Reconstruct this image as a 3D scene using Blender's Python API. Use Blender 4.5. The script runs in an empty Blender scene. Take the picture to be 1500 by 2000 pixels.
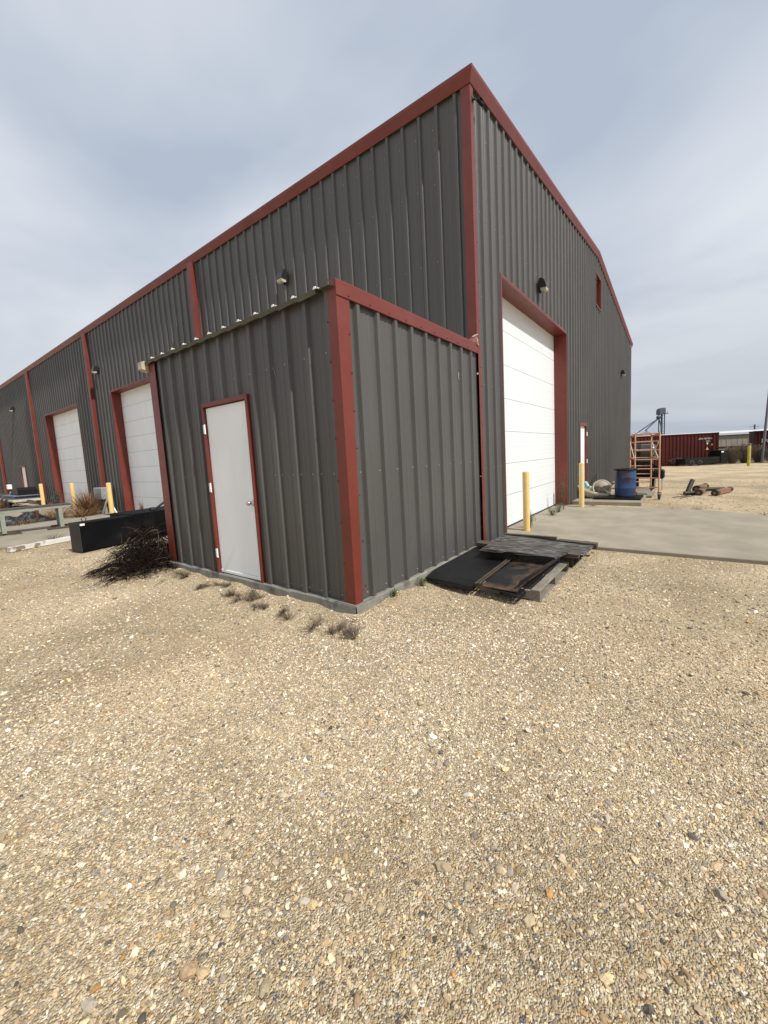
import bpy, math, random
import numpy as np
from mathutils import Vector, Matrix
random.seed(7); rng = np.random.default_rng(11)
S = bpy.context.scene
COL = S.collection
R = math.radians

# ------------------------------------------------------------------ camera
YAW, PITCH, ROLL = 0.63279, -0.10636, -0.05143
CAMP = Vector((-5.6645, -2.6002, 1.5495))
cam_d = bpy.data.cameras.new("camera")
cam = bpy.data.objects.new("camera", cam_d); COL.objects.link(cam)
_f = Vector((math.cos(PITCH)*math.cos(YAW), math.cos(PITCH)*math.sin(YAW), math.sin(PITCH)))
_r = Vector((math.sin(YAW), -math.cos(YAW), 0)); _u = _r.cross(_f)
_c, _s = math.cos(ROLL), math.sin(ROLL)
_r2 = _c*_r + _s*_u; _u2 = -_s*_r + _c*_u
cam.matrix_world = Matrix(((_r2.x,_u2.x,-_f.x,CAMP.x),(_r2.y,_u2.y,-_f.y,CAMP.y),(_r2.z,_u2.z,-_f.z,CAMP.z),(0,0,0,1)))
cam_d.sensor_fit = 'AUTO'; cam_d.sensor_width = 36; cam_d.lens = 774.49*36/2000
cam_d.shift_x = -30.47/2000; cam_d.shift_y = -24.96/2000
cam_d.clip_start = 0.05; cam_d.clip_end = 3000
S.camera = cam

# ------------------------------------------------------------------ light
S.view_settings.view_transform = 'Standard'; S.view_settings.look = 'None'
S.view_settings.exposure = 0.3; S.view_settings.gamma = 1
SUNV = Vector((-0.07, -1.0, 1.2)).normalized()          # towards the sun
ELEV = math.asin(SUNV.z); AZ = math.atan2(SUNV.x, SUNV.y)
sd = bpy.data.lights.new("sun", 'SUN'); so = bpy.data.objects.new("sun", sd); COL.objects.link(so)
sd.energy = 3.6; sd.angle = R(1.4); sd.color = (1.0, 0.96, 0.89)
so.rotation_euler = SUNV.to_track_quat('Z', 'Y').to_euler(); so.location = (0, -20, 30)
W = bpy.data.worlds.new("World"); S.world = W; W.use_nodes = True
def build_world():
    nt = W.node_tree; N = nt.nodes; L = nt.links
    for n in list(N): N.remove(n)
    out = N.new('ShaderNodeOutputWorld'); bg = N.new('ShaderNodeBackground')
    sky = N.new('ShaderNodeTexSky'); sky.sky_type = 'NISHITA'; sky.sun_disc = False
    sky.sun_elevation = ELEV; sky.sun_rotation = AZ; sky.air_density = 1.0; sky.dust_density = 2.0
    tc = N.new('ShaderNodeTexCoord')
    sep = N.new('ShaderNodeSeparateXYZ'); L.new(tc.outputs['Generated'], sep.inputs[0])
    # project the view direction on a cloud layer so that bands flatten toward the horizon
    zz = N.new('ShaderNodeMath'); zz.operation = 'ADD'; zz.inputs[1].default_value = 0.28; L.new(sep.outputs[2], zz.inputs[0])
    zm = N.new('ShaderNodeMath'); zm.operation = 'MAXIMUM'; zm.inputs[1].default_value = 0.05; L.new(zz.outputs[0], zm.inputs[0])
    dx = N.new('ShaderNodeMath'); dx.operation = 'DIVIDE'; L.new(sep.outputs[0], dx.inputs[0]); L.new(zm.outputs[0], dx.inputs[1])
    dy = N.new('ShaderNodeMath'); dy.operation = 'DIVIDE'; L.new(sep.outputs[1], dy.inputs[0]); L.new(zm.outputs[0], dy.inputs[1])
    cb = N.new('ShaderNodeCombineXYZ'); L.new(dx.outputs[0], cb.inputs[0]); L.new(dy.outputs[0], cb.inputs[1])
    mp = N.new('ShaderNodeMapping'); L.new(cb.outputs[0], mp.inputs[0])
    mp.inputs['Rotation'].default_value = (0, 0, R(40)); mp.inputs['Scale'].default_value = (1.0, 0.55, 1); mp.inputs['Location'].default_value = (3.1, 0.4, 0)
    n1 = N.new('ShaderNodeTexNoise'); n1.inputs['Scale'].default_value = 1.3; n1.inputs['Detail'].default_value = 5; n1.inputs['Roughness'].default_value = 0.46
    n1.inputs['Distortion'].default_value = 0.5; L.new(mp.outputs[0], n1.inputs['Vector'])
    r1 = N.new('ShaderNodeValToRGB'); e = r1.color_ramp.elements
    e[0].position = 0.37; e[0].color = (4.95, 5.65, 6.8, 1)
    e[1].position = 0.62; e[1].color = (8.2, 8.6, 9.25, 1)
    L.new(n1.outputs['Fac'], r1.inputs[0])
    # thicker grey bank low over the horizon
    n2 = N.new('ShaderNodeTexNoise'); n2.inputs['Scale'].default_value = 1.3; n2.inputs['Detail'].default_value = 4; L.new(mp.outputs[0], n2.inputs['Vector'])
    mr = N.new('ShaderNodeMapRange'); mr.inputs['From Min'].default_value = 0.02; mr.inputs['From Max'].default_value = 0.42
    mr.inputs['To Min'].default_value = 0.75; mr.inputs['To Max'].default_value = 0.0; mr.interpolation_type = 'SMOOTHSTEP'; L.new(sep.outputs[2], mr.inputs['Value'])
    m3 = N.new('ShaderNodeMath'); m3.operation = 'MULTIPLY'; L.new(mr.outputs[0], m3.inputs[0])
    r2 = N.new('ShaderNodeMapRange'); r2.inputs['From Min'].default_value = 0.3; r2.inputs['From Max'].default_value = 0.6; r2.inputs['To Min'].default_value = .35; L.new(n2.outputs['Fac'], r2.inputs['Value']); L.new(r2.outputs[0], m3.inputs[1])
    mxg = N.new('ShaderNodeMixRGB'); L.new(m3.outputs[0], mxg.inputs[0]); L.new(r1.outputs[0], mxg.inputs[1]); mxg.inputs[2].default_value = (5.2, 5.6, 6.15, 1)
    mx = N.new('ShaderNodeMixRGB'); mx.inputs[0].default_value = 0.95; L.new(sky.outputs[0], mx.inputs[1]); L.new(mxg.outputs[0], mx.inputs[2])
    L.new(mx.outputs[0], bg.inputs[0]); bg.inputs[1].default_value = 0.078
    L.new(bg.outputs[0], out.inputs[0])
build_world()

# ------------------------------------------------------------------ materials
def mat(name, col, rough=0.6, metal=0.0, var=0.12, vscale=3.0, bump=0.0, bscale=60.0, spec=0.5, patch_col=None, dscale=2.0, dthr=(0.55, 0.7), bdist=.01, attr=None, stretch=(1,1,1)):
    """Principled with value noise in object space, optional second 'dirt' colour patches (mostly dirt and wear) and bump."""
    m = bpy.data.materials.new(name); m.use_nodes = True
    nt = m.node_tree; N = nt.nodes; L = nt.links; p = N['Principled BSDF']
    p.inputs['Roughness'].default_value = rough; p.inputs['Metallic'].default_value = metal
    p.inputs['Specular IOR Level'].default_value = spec
    tc = N.new('ShaderNodeTexCoord')
    mp = N.new('ShaderNodeMapping'); mp.inputs['Scale'].default_value = stretch; L.new(tc.outputs['Object'], mp.inputs[0])
    nz = N.new('ShaderNodeTexNoise'); nz.inputs['Scale'].default_value = vscale; nz.inputs['Detail'].default_value = 6; nz.inputs['Roughness'].default_value = .6
    L.new(mp.outputs[0], nz.inputs['Vector'])
    rp = N.new('ShaderNodeMapRange'); rp.inputs['From Min'].default_value = .25; rp.inputs['From Max'].default_value = .75
    rp.inputs['To Min'].default_value = 1-var; rp.inputs['To Max'].default_value = 1+var; L.new(nz.outputs['Fac'], rp.inputs['Value'])
    ml = N.new('ShaderNodeMixRGB'); ml.blend_type = 'MULTIPLY'; ml.inputs[0].default_value = 1
    if attr:
        a = N.new('ShaderNodeAttribute'); a.attribute_name = attr; L.new(a.outputs['Color'], ml.inputs[1])
    else: ml.inputs[1].default_value = (*col, 1)
    L.new(rp.outputs[0], ml.inputs[2]); last = ml.outputs[0]
    if patch_col:
        n2 = N.new('ShaderNodeTexNoise'); n2.inputs['Scale'].default_value = dscale; n2.inputs['Detail'].default_value = 8; n2.inputs['Roughness'].default_value = .65
        L.new(mp.outputs[0], n2.inputs['Vector'])
        r2 = N.new('ShaderNodeMapRange'); r2.inputs['From Min'].default_value = dthr[0]; r2.inputs['From Max'].default_value = dthr[1]; L.new(n2.outputs['Fac'], r2.inputs['Value'])
        md = N.new('ShaderNodeMixRGB'); L.new(r2.outputs[0], md.inputs[0]); L.new(last, md.inputs[1]); md.inputs[2].default_value = (*patch_col, 1); last = md.outputs[0]
    L.new(last, p.inputs['Base Color'])
    if bump:
        nb = N.new('ShaderNodeTexNoise'); nb.inputs['Scale'].default_value = bscale; nb.inputs['Detail'].default_value = 5; L.new(mp.outputs[0], nb.inputs['Vector'])
        b = N.new('ShaderNodeBump'); b.inputs['Strength'].default_value = bump; b.inputs['Distance'].default_value = bdist
        L.new(nb.outputs['Fac'], b.inputs['Height']); L.new(b.outputs[0], p.inputs['Normal'])
    return m

def wood_mat(name, dark, light, scale=9, axis='X', rough=.8, dist=4.5, pos=(.35,.7)):
    m = bpy.data.materials.new(name); m.use_nodes = True
    nt = m.node_tree; N = nt.nodes; L = nt.links; p = N['Principled BSDF']; p.inputs['Roughness'].default_value = rough
    tc = N.new('ShaderNodeTexCoord'); sx = N.new('ShaderNodeSeparateXYZ'); L.new(tc.outputs['Object'], sx.inputs[0])
    ad = N.new('ShaderNodeMath'); ad.operation = 'ADD'; L.new(sx.outputs[0 if axis == 'Y' else 1], ad.inputs[0]); L.new(sx.outputs[2], ad.inputs[1])
    al = N.new('ShaderNodeMath'); al.operation = 'MULTIPLY'; al.inputs[1].default_value = .16; L.new(sx.outputs[1 if axis == 'Y' else 0], al.inputs[0])
    mp = N.new('ShaderNodeCombineXYZ'); L.new(ad.outputs[0], mp.inputs[0]); L.new(al.outputs[0], mp.inputs[1])
    wv = N.new('ShaderNodeTexWave'); wv.bands_direction = 'X'; wv.inputs['Scale'].default_value = scale; wv.inputs['Distortion'].default_value = dist
    wv.inputs['Detail'].default_value = 3; wv.inputs['Detail Scale'].default_value = 1.6; L.new(mp.outputs[0], wv.inputs['Vector'])
    rp = N.new('ShaderNodeValToRGB'); e = rp.color_ramp.elements; e[0].position, e[1].position = pos
    e[0].color = (*dark, 1); e[1].color = (*light, 1); L.new(wv.outputs['Fac'], rp.inputs[0])
    nz = N.new('ShaderNodeTexNoise'); nz.inputs['Scale'].default_value = 4; nz.inputs['Detail'].default_value = 6; L.new(tc.outputs['Object'], nz.inputs['Vector'])
    mr = N.new('ShaderNodeMapRange'); mr.inputs['To Min'].default_value = .35; mr.inputs['To Max'].default_value = 1.5; L.new(nz.outputs['Fac'], mr.inputs['Value'])
    ml = N.new('ShaderNodeMixRGB'); ml.blend_type = 'MULTIPLY'; ml.inputs[0].default_value = 1; L.new(rp.outputs[0], ml.inputs[1]); L.new(mr.outputs[0], ml.inputs[2])
    L.new(ml.outputs[0], p.inputs['Base Color'])
    b = N.new('ShaderNodeBump'); b.inputs['Strength'].default_value = .5; b.inputs['Distance'].default_value = .006; L.new(wv.outputs['Fac'], b.inputs['Height']); L.new(b.outputs[0], p.inputs['Normal'])
    return m

M = {}
M['panel'] = mat('charcoal_paint', (.081,.078,.074), rough=.47, var=.13, vscale=.9, bump=.7, bscale=1.5, bdist=.035, patch_col=(.108,.103,.096), dscale=.8, dthr=(.52,.85), stretch=(1,1,.4))
M['panel_back'] = mat('olive_underside', (.085,.078,.052), rough=.7, var=.25, vscale=6)
M['screw'] = mat('zinc_screw', (.34,.33,.31), rough=.4, metal=.2)
M['red'] = mat('red_trim_paint', (.155,.026,.016), rough=.45, var=.18, vscale=1.6, bump=.5, bscale=2.2, bdist=.02, patch_col=(.19,.05,.034), dscale=1.2, dthr=(.5,.85))
M['redscrew'] = mat('dark_red_screw', (.06,.012,.012), rough=.5)
M['white'] = mat('white_steel_door', (.82,.85,.865), rough=.5, var=.05, vscale=2.5, patch_col=(.71,.725,.715), dscale=1.1, dthr=(.55,.85), stretch=(1,1,.4))
M['sect'] = mat('white_sectional_door', (.73,.76,.775), rough=.5, var=.04, vscale=40, bump=.15, bscale=160)
M['seam'] = mat('door_seam', (.16,.15,.14), rough=.8)
M['rubber'] = mat('black_rubber', (.02,.02,.02), rough=.8)
M['steel'] = mat('brushed_steel', (.55,.54,.52), rough=.3, metal=1, var=.05)
M['concrete'] = mat('concrete', (.285,.252,.195), rough=.92, spec=.25, var=.18, vscale=1.8, bump=.3, bscale=90, patch_col=(.215,.187,.142), dscale=.8, dthr=(.5,.75))
M['footing'] = mat('weathered_footing', (.21,.20,.172), rough=.95, var=.25, vscale=7, bump=.5, bscale=40, patch_col=(.10,.095,.085), dscale=4, dthr=(.55,.68))
M['black'] = mat('black_plastic', (.009,.009,.009), rough=.5, spec=.25)
M['bronze'] = mat('dark_bronze_housing', (.018,.017,.017), rough=.38)
M['lens'] = mat('prismatic_lens', (.46,.445,.37), rough=.3, var=.25, vscale=60)
M['lemon'] = mat('lemon_yellow_paint', (.42,.35,.06), rough=.6)
M['yellow'] = mat('yellow_bollard_paint', (.76,.54,.21), rough=.5, var=.08, vscale=5, patch_col=(.60,.48,.25), dscale=3, dthr=(.55,.75))
M['yellow_worn'] = mat('yellow_bollard_worn', (.74,.52,.19), rough=.5, var=.08, vscale=5, patch_col=(.62,.56,.42), dscale=4, dthr=(.48,.6))
M['cap'] = mat('pale_bollard_top', (.55,.45,.25), rough=.8)
M['blacksteel'] = mat('black_sheet_steel', (.011,.011,.0115), rough=.4, spec=.35, var=.35, vscale=2.5, bump=.1, bscale=5)
M['rust'] = mat('rusty_black_sheet', (.013,.013,.014), rough=.55, spec=.3, var=.3, vscale=3, patch_col=(.115,.068,.042), dscale=2.0, dthr=(.45,.57), bump=.2, bscale=30)
M['charred'] = wood_mat('charred_plywood', (.009,.008,.0075), (.20,.188,.172), scale=8, axis='Y', dist=14, pos=(.42,.92))
M['brownwood'] = wood_mat('old_brown_timber', (.04,.03,.021), (.13,.10,.07), scale=16, axis='Y')
M['greywood'] = wood_mat('weathered_grey_wood', (.15,.13,.10), (.32,.285,.23), scale=20, axis='X')
M['darkwood'] = wood_mat('dark_pallet_wood', (.03,.026,.022), (.12,.105,.09), scale=16, axis='X')
M['blue'] = mat('blue_drum_plastic', (.017,.05,.15), rough=.4, var=.15, vscale=4, patch_col=(.04,.018,.017), dscale=1.5, dthr=(.47,.58))  # second colour: dark brown noise patches over part of the blue
M['cream'] = mat('cream_plastic', (.50,.46,.34), rough=.5, var=.15, vscale=4, patch_col=(.28,.24,.16), dscale=3, dthr=(.55,.7))
M['lidface'] = mat('grimy_lid_face', (.34,.31,.23), rough=.7, var=.2, vscale=5, patch_col=(.06,.04,.03), dscale=3.5, dthr=(.48,.56))
M['teal'] = mat('pale_teal_plastic', (.26,.50,.47), rough=.5)
M['orange'] = mat('orange_scaffold_paint', (.56,.31,.19), rough=.55, var=.18, vscale=9, patch_col=(.66,.55,.44), dscale=7, dthr=(.55,.7))
M['brace'] = mat('galvanised_brace', (.52,.50,.47), rough=.45, metal=.3)
M['cont'] = mat('container_red_paint', (.055,.0085,.007), rough=.75, spec=.2, var=.2, vscale=1.3, patch_col=(.055,.017,.013), dscale=.9, dthr=(.5,.7))
M['lettering'] = mat('white_lettering', (.6,.57,.54), rough=.7)
M['warn'] = mat('yellow_warning_mark', (.62,.40,.12), rough=.7)
M['farwall'] = mat('tan_metal_wall', (.27,.235,.185), rough=.7, var=.08, vscale=.3)
M['farroof'] = mat('white_metal_roof', (.55,.56,.56), rough=.5, var=.04)
M['bin'] = mat('galvanised_bin', (.44,.42,.37), rough=.6, metal=.1)
M['tower'] = mat('dull_tower_steel', (.085,.09,.105), rough=.6)
M['pole'] = mat('grey_pole_steel', (.11,.115,.13), rough=.6)
M['brush'] = mat('dry_dark_brush', (.014,.0085,.0065), rough=.9, spec=.15, var=.5, vscale=12)
M['brushl'] = mat('dry_pale_twig', (.10,.073,.05), rough=.8, var=.4, vscale=12)
M['fbrush'] = mat('brown_far_brush', (.15,.118,.08), rough=.9, var=.4, vscale=3)
M['straw2'] = mat('pale_straw', (.30,.24,.15), rough=.9, var=.3, vscale=20)
M['weed'] = mat('grey_dry_weed', (.135,.112,.082), rough=.9, var=.4, vscale=20)
M['straw'] = mat('straw_weed', (.30,.19,.095), rough=.9, var=.4, vscale=9)
M['rustweed'] = mat('rusty_dry_weed', (.17,.075,.035), rough=.9, var=.4, vscale=9)
M['green'] = mat('green_weed', (.075,.10,.035), rough=.8, var=.4, vscale=15)
M['darkgreen'] = mat('dark_green_weed', (.045,.075,.045), rough=.8, var=.4, vscale=15)
M['whiteplank'] = mat('chipped_white_paint', (.68,.66,.62), rough=.7, var=.1, vscale=9, patch_col=(.24,.19,.15), dscale=5, dthr=(.52,.60))
M['benchsteel'] = mat('pale_green_steel', (.27,.29,.245), rough=.6, var=.2, vscale=6, patch_col=(.16,.12,.08), dscale=5, dthr=(.6,.7))
M['tankblack'] = mat('black_tank_paint', (.005,.0055,.007), rough=.6, spec=.12, var=.4, vscale=3, patch_col=(.022,.023,.026), dscale=2.5, dthr=(.58,.85))
M['tankend'] = mat('dusty_tank_end', (.05,.046,.038), rough=.8, spec=.2, var=.25, vscale=5)
M['tarp'] = mat('black_tarp', (.012,.012,.013), rough=.6, bump=.5, bscale=20)
M['bluegrey'] = mat('blue_grey_panel', (.13,.16,.22), rough=.6)
M['redcan'] = mat('red_can_plastic', (.36,.035,.03), rough=.5)
M['whitejug'] = mat('white_jug_plastic', (.75,.75,.73), rough=.5)
M['greybox'] = mat('grey_box_metal', (.30,.31,.31), rough=.5)
M['postwood'] = mat('orange_timber', (.23,.115,.06), rough=.8, var=.4, vscale=9)
M['postblack'] = mat('black_pipe_coating', (.022,.014,.012), rough=.55, var=.4, vscale=10)
M['shiny'] = mat('shiny_black_tank', (.03,.03,.03), rough=.18)
M['foam'] = mat('white_closure', (.93,.93,.92), rough=.6)
M['foamrust'] = mat('torn_rusty_flashing', (.20,.085,.07), rough=.9, var=.5, vscale=40, bump=.8, bscale=60)
M['scuff'] = mat('pale_scuff', (.26,.25,.24), rough=.7)
M['birddrop'] = mat('dried_mud_stain', (.17,.14,.06), rough=.9)

def gravel_material():
    m = bpy.data.materials.new('gravel_ground'); m.use_nodes = True
    nt = m.node_tree; N = nt.nodes; L = nt.links; p = N['Principled BSDF']; p.inputs['Roughness'].default_value = .95; p.inputs['Specular IOR Level'].default_value = .15
    tc = N.new('ShaderNodeTexCoord')
    nd = N.new('ShaderNodeTexNoise'); nd.inputs['Scale'].default_value = 40; L.new(tc.outputs['Object'], nd.inputs['Vector'])
    wa = N.new('ShaderNodeVectorMath'); wa.operation = 'MULTIPLY_ADD'; L.new(nd.outputs['Color'], wa.inputs[0]); wa.inputs[1].default_value = (.012,.012,.012); L.new(tc.outputs['Object'], wa.inputs[2])
    def vor(scale):
        v = N.new('ShaderNodeTexVoronoi'); v.inputs['Scale'].default_value = scale; v.inputs['Randomness'].default_value = 1; L.new(wa.outputs[0], v.inputs['Vector']); return v
    va, vb = vor(150), vor(70)
    def ramp(src, stops):
        sp = N.new('ShaderNodeSeparateColor'); L.new(src.outputs['Color'], sp.inputs[0])
        r = N.new('ShaderNodeValToRGB'); r.color_ramp.interpolation = 'CONSTANT'
        e = r.color_ramp.elements
        while len(e) < len(stops): e.new(.5)
        for k, (po, c) in enumerate(stops): e[k].position = po; e[k].color = (*c, 1)
        L.new(sp.outputs[0], r.inputs[0]); return r, sp
    cols = [(0,(.475,.37,.225)),(.16,(.57,.46,.30)),(.34,(.40,.30,.175)),(.50,(.65,.55,.395)),(.62,(.345,.265,.165)),(.72,(.51,.40,.25)),(.82,(.43,.29,.16)),(.88,(.30,.275,.23)),(.93,(.75,.68,.55)),(.97,(.17,.16,.15))]
    ra, sa = ramp(va, cols); rb, sb = ramp(vb, cols)
    gt = N.new('ShaderNodeMath'); gt.operation = 'GREATER_THAN'; gt.inputs[1].default_value = .62; L.new(sb.outputs[1], gt.inputs[0])
    mx = N.new('ShaderNodeMixRGB'); L.new(gt.outputs[0], mx.inputs[0]); L.new(ra.outputs[0], mx.inputs[1]); L.new(rb.outputs[0], mx.inputs[2])
    # sandy fines between, large tonal patches and worn wheel bands
    nf = N.new('ShaderNodeTexNoise'); nf.inputs['Scale'].default_value = .55; nf.inputs['Detail'].default_value = 7; nf.inputs['Roughness'].default_value = .6; L.new(tc.outputs['Object'], nf.inputs['Vector'])
    mr = N.new('ShaderNodeMapRange'); mr.inputs['From Min'].default_value = .3; mr.inputs['From Max'].default_value = .7; mr.inputs['To Min'].default_value = .78; mr.inputs['To Max'].default_value = 1.42; L.new(nf.outputs['Fac'], mr.inputs['Value'])
    ml = N.new('ShaderNodeMixRGB'); ml.blend_type = 'MULTIPLY'; ml.inputs[0].default_value = 1; L.new(mx.outputs[0], ml.inputs[1]); L.new(mr.outputs[0], ml.inputs[2])
    n3 = N.new('ShaderNodeTexNoise'); n3.inputs['Scale'].default_value = 1.1; n3.inputs['Detail'].default_value = 5; mp3 = N.new('ShaderNodeMapping'); mp3.inputs['Location'].default_value = (9,4,0); L.new(tc.outputs['Object'], mp3.inputs[0]); L.new(mp3.outputs[0], n3.inputs['Vector'])
    m3 = N.new('ShaderNodeMapRange'); m3.inputs['From Min'].default_value = .5; m3.inputs['From Max'].default_value = .72; m3.inputs['To Max'].default_value = .55; L.new(n3.outputs['Fac'], m3.inputs['Value'])
    ms = N.new('ShaderNodeMixRGB'); L.new(m3.outputs[0], ms.inputs[0]); L.new(ml.outputs[0], ms.inputs[1]); ms.inputs[2].default_value = (.35,.265,.16,1)
    # beyond the yard: dull brown field
    sx = N.new('ShaderNodeSeparateXYZ'); L.new(tc.outputs['Object'], sx.inputs[0])
    mf = N.new('ShaderNodeMapRange'); mf.inputs['From Min'].default_value = 33; mf.inputs['From Max'].default_value = 36; L.new(sx.outputs[0], mf.inputs['Value'])
    mg = N.new('ShaderNodeMixRGB'); L.new(mf.outputs[0], mg.inputs[0]); L.new(ms.outputs[0], mg.inputs[1]); mg.inputs[2].default_value = (.11,.09,.06,1)
    L.new(mg.outputs[0], p.inputs['Base Color'])
    hm = N.new('ShaderNodeMath'); hm.operation = 'MULTIPLY_ADD'; L.new(va.outputs['Distance'], hm.inputs[0]); hm.inputs[1].default_value = -.6
    L.new(vb.outputs['Distance'], hm.inputs[2])
    nb = N.new('ShaderNodeTexNoise'); nb.inputs['Scale'].default_value = 22; nb.inputs['Detail'].default_value = 8; L.new(tc.outputs['Object'], nb.inputs['Vector'])
    h2 = N.new('ShaderNodeMath'); h2.operation = 'MULTIPLY_ADD'; L.new(nb.outputs['Fac'], h2.inputs[0]); h2.inputs[1].default_value = 1.2
    inv = N.new('ShaderNodeMath'); inv.operation = 'MULTIPLY'; inv.inputs[1].default_value = -1.0; L.new(va.outputs['Distance'], inv.inputs[0])
    iv2 = N.new('ShaderNodeMath'); iv2.operation = 'MULTIPLY_ADD'; iv2.inputs[1].default_value = -.7; L.new(vb.outputs['Distance'], iv2.inputs[0]); L.new(inv.outputs[0], iv2.inputs[2])
    L.new(iv2.outputs[0], h2.inputs[2])
    b = N.new('ShaderNodeBump'); b.inputs['Strength'].default_value = .9; b.inputs['Distance'].default_value = .013; L.new(h2.outputs[0], b.inputs['Height']); L.new(b.outputs[0], p.inputs['Normal'])
    return m
M['gravel'] = gravel_material()
M['stone'] = mat('loose_stone', (1,1,1), rough=.9, var=.16, vscale=120, attr='Col', spec=.2)

# ------------------------------------------------------------------ mesh helpers
class MB:
    def __init__(s): s.v = []; s.f = []; s.mi = []; s.cur = 0; s.sm = []; s.smooth = False
    def face(s, pts):
        n = len(s.v); s.v += [tuple(p) for p in pts]; s.f.append(tuple(range(n, n+len(pts)))); s.mi.append(s.cur); s.sm.append(False)
    def mesh(s, vs, fs, smooth=False):
        n = len(s.v); s.v += [tuple(p) for p in vs]
        for f in fs: s.f.append(tuple(i+n for i in f)); s.mi.append(s.cur); s.sm.append(smooth)
    def box(s, a, b, bev=0.0, mtx=None):
        x0,y0,z0 = [min(p,q) for p,q in zip(a,b)]; x1,y1,z1 = [max(p,q) for p,q in zip(a,b)]
        bv = min(bev, (x1-x0)*.45, (y1-y0)*.45, (z1-z0)*.45)
        if bv <= 0:
            vs = [(x0,y0,z0),(x1,y0,z0),(x1,y1,z0),(x0,y1,z0),(x0,y0,z1),(x1,y0,z1),(x1,y1,z1),(x0,y1,z1)]
            fs = [(3,2,1,0),(4,5,6,7),(0,1,5,4),(1,2,6,5),(2,3,7,6),(3,0,4,7)]
        else:
            vs = []; idx = {}
            X=(x0,x1);Y=(y0,y1);Z=(z0,z1); sg=(1,-1)
            for i in range(2):
                for j in range(2):
                    for k in range(2):
                        idx[i,j,k,0]=len(vs); vs.append((X[i], Y[j]+sg[j]*bv, Z[k]+sg[k]*bv))
                        idx[i,j,k,1]=len(vs); vs.append((X[i]+sg[i]*bv, Y[j], Z[k]+sg[k]*bv))
                        idx[i,j,k,2]=len(vs); vs.append((X[i]+sg[i]*bv, Y[j]+sg[j]*bv, Z[k]))
            I=lambda i,j,k,a: idx[i,j,k,a]
            fs=[]
            for i in range(2):
                q=[I(i,0,0,0),I(i,1,0,0),I(i,1,1,0),I(i,0,1,0)]; fs.append(q if i else q[::-1])
                q=[I(0,i,0,1),I(1,i,0,1),I(1,i,1,1),I(0,i,1,1)]; fs.append(q[::-1] if i else q)
                q=[I(0,0,i,2),I(1,0,i,2),I(1,1,i,2),I(0,1,i,2)]; fs.append(q if i else q[::-1])
            for i in range(2):
                for j in range(2):
                    q=[I(i,j,0,0),I(i,j,0,1),I(i,j,1,1),I(i,j,1,0)]; fs.append(q if (i==j) else q[::-1])
                    q=[I(i,0,j,0),I(i,1,j,0),I(i,1,j,2),I(i,0,j,2)]; fs.append(q[::-1] if (i==j) else q)
                    q=[I(0,i,j,1),I(1,i,j,1),I(1,i,j,2),I(0,i,j,2)]; fs.append(q if (i==j) else q[::-1])
                    for k in range(2):
                        q=[I(i,j,k,0),I(i,j,k,1),I(i,j,k,2)]; fs.append(q if (i+j+k)%2 else q[::-1])
        if mtx is not None: vs = [mtx @ Vector(v) for v in vs]
        s.mesh(vs, fs)
    def beam(s, p, q, w, h, up=(0,0,1)):
        """box-section bar from p to q, w across, h along up"""
        p=Vector(p);q=Vector(q);d=(q-p).normalized();u=Vector(up)
        if abs(d.dot(u))>.98: u=Vector((1,0,0))
        r=d.cross(u).normalized();u=r.cross(d)
        vs=[]
        for c in (p,q):
            for a,b in ((-1,-1),(1,-1),(1,1),(-1,1)): vs.append(c+r*(a*w/2)+u*(b*h/2))
        s.mesh(vs,[(3,2,1,0),(4,5,6,7),(0,1,5,4),(1,2,6,5),(2,3,7,6),(3,0,4,7)])
    def tube(s, pts, r, seg=8, caps=True, smooth=True):
        pts=[Vector(p) for p in pts]; n=len(pts)
        rs=r if isinstance(r,(list,tuple)) else [r]*n
        d0=(pts[1]-pts[0]).normalized(); u=Vector((0,0,1)) if abs(d0.z)<.9 else Vector((1,0,0))
        u=(u-d0*u.dot(d0)).normalized(); vs=[];fs=[]
        for i in range(n):
            d=(pts[min(i+1,n-1)]-pts[max(i-1,0)]).normalized()
            u=(u-d*u.dot(d)); u=u.normalized() if u.length>1e-6 else Vector((1,0,0)); w=d.cross(u)
            for k in range(seg):
                a=2*math.pi*k/seg; vs.append(pts[i]+(u*math.cos(a)+w*math.sin(a))*rs[i])
        for i in range(n-1):
            for k in range(seg):
                k2=(k+1)%seg; fs.append((i*seg+k,i*seg+k2,(i+1)*seg+k2,(i+1)*seg+k))
        s.mesh(vs,fs,smooth)
        if caps:
            s.mesh(vs[:seg],[tuple(range(seg))[::-1]]); s.mesh(vs[-seg:],[tuple(range(seg))])
    def lathe(s, prof, c=(0,0,0), seg=24, smooth=True, mtx=None):
        vs=[];fs=[]; n=len(prof)
        for (r,z) in prof:
            for k in range(seg):
                a=2*math.pi*k/seg; vs.append((c[0]+r*math.cos(a),c[1]+r*math.sin(a),c[2]+z))
        for i in range(n-1):
            for k in range(seg):
                k2=(k+1)%seg; fs.append((i*seg+k,i*seg+k2,(i+1)*seg+k2,(i+1)*seg+k))
        if mtx is not None: vs=[mtx@Vector(v) for v in vs]
        s.mesh(vs,fs,smooth)
    def prism(s, prof, p0, axis_u, axis_v, axis_l, length, caps=True):
        """extrude a 2-D profile (u,v) along axis_l"""
        p0=Vector(p0);U=Vector(axis_u);V=Vector(axis_v);Lx=Vector(axis_l)*length
        a=[p0+U*x+V*y for x,y in prof]; b=[q+Lx for q in a]; n=len(a)
        s.mesh(a+b,[(i,(i+1)%n,n+(i+1)%n,n+i) for i in range(n)])
        if caps: s.mesh(a,[tuple(range(n))[::-1]]); s.mesh(b,[tuple(range(n))])
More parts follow.
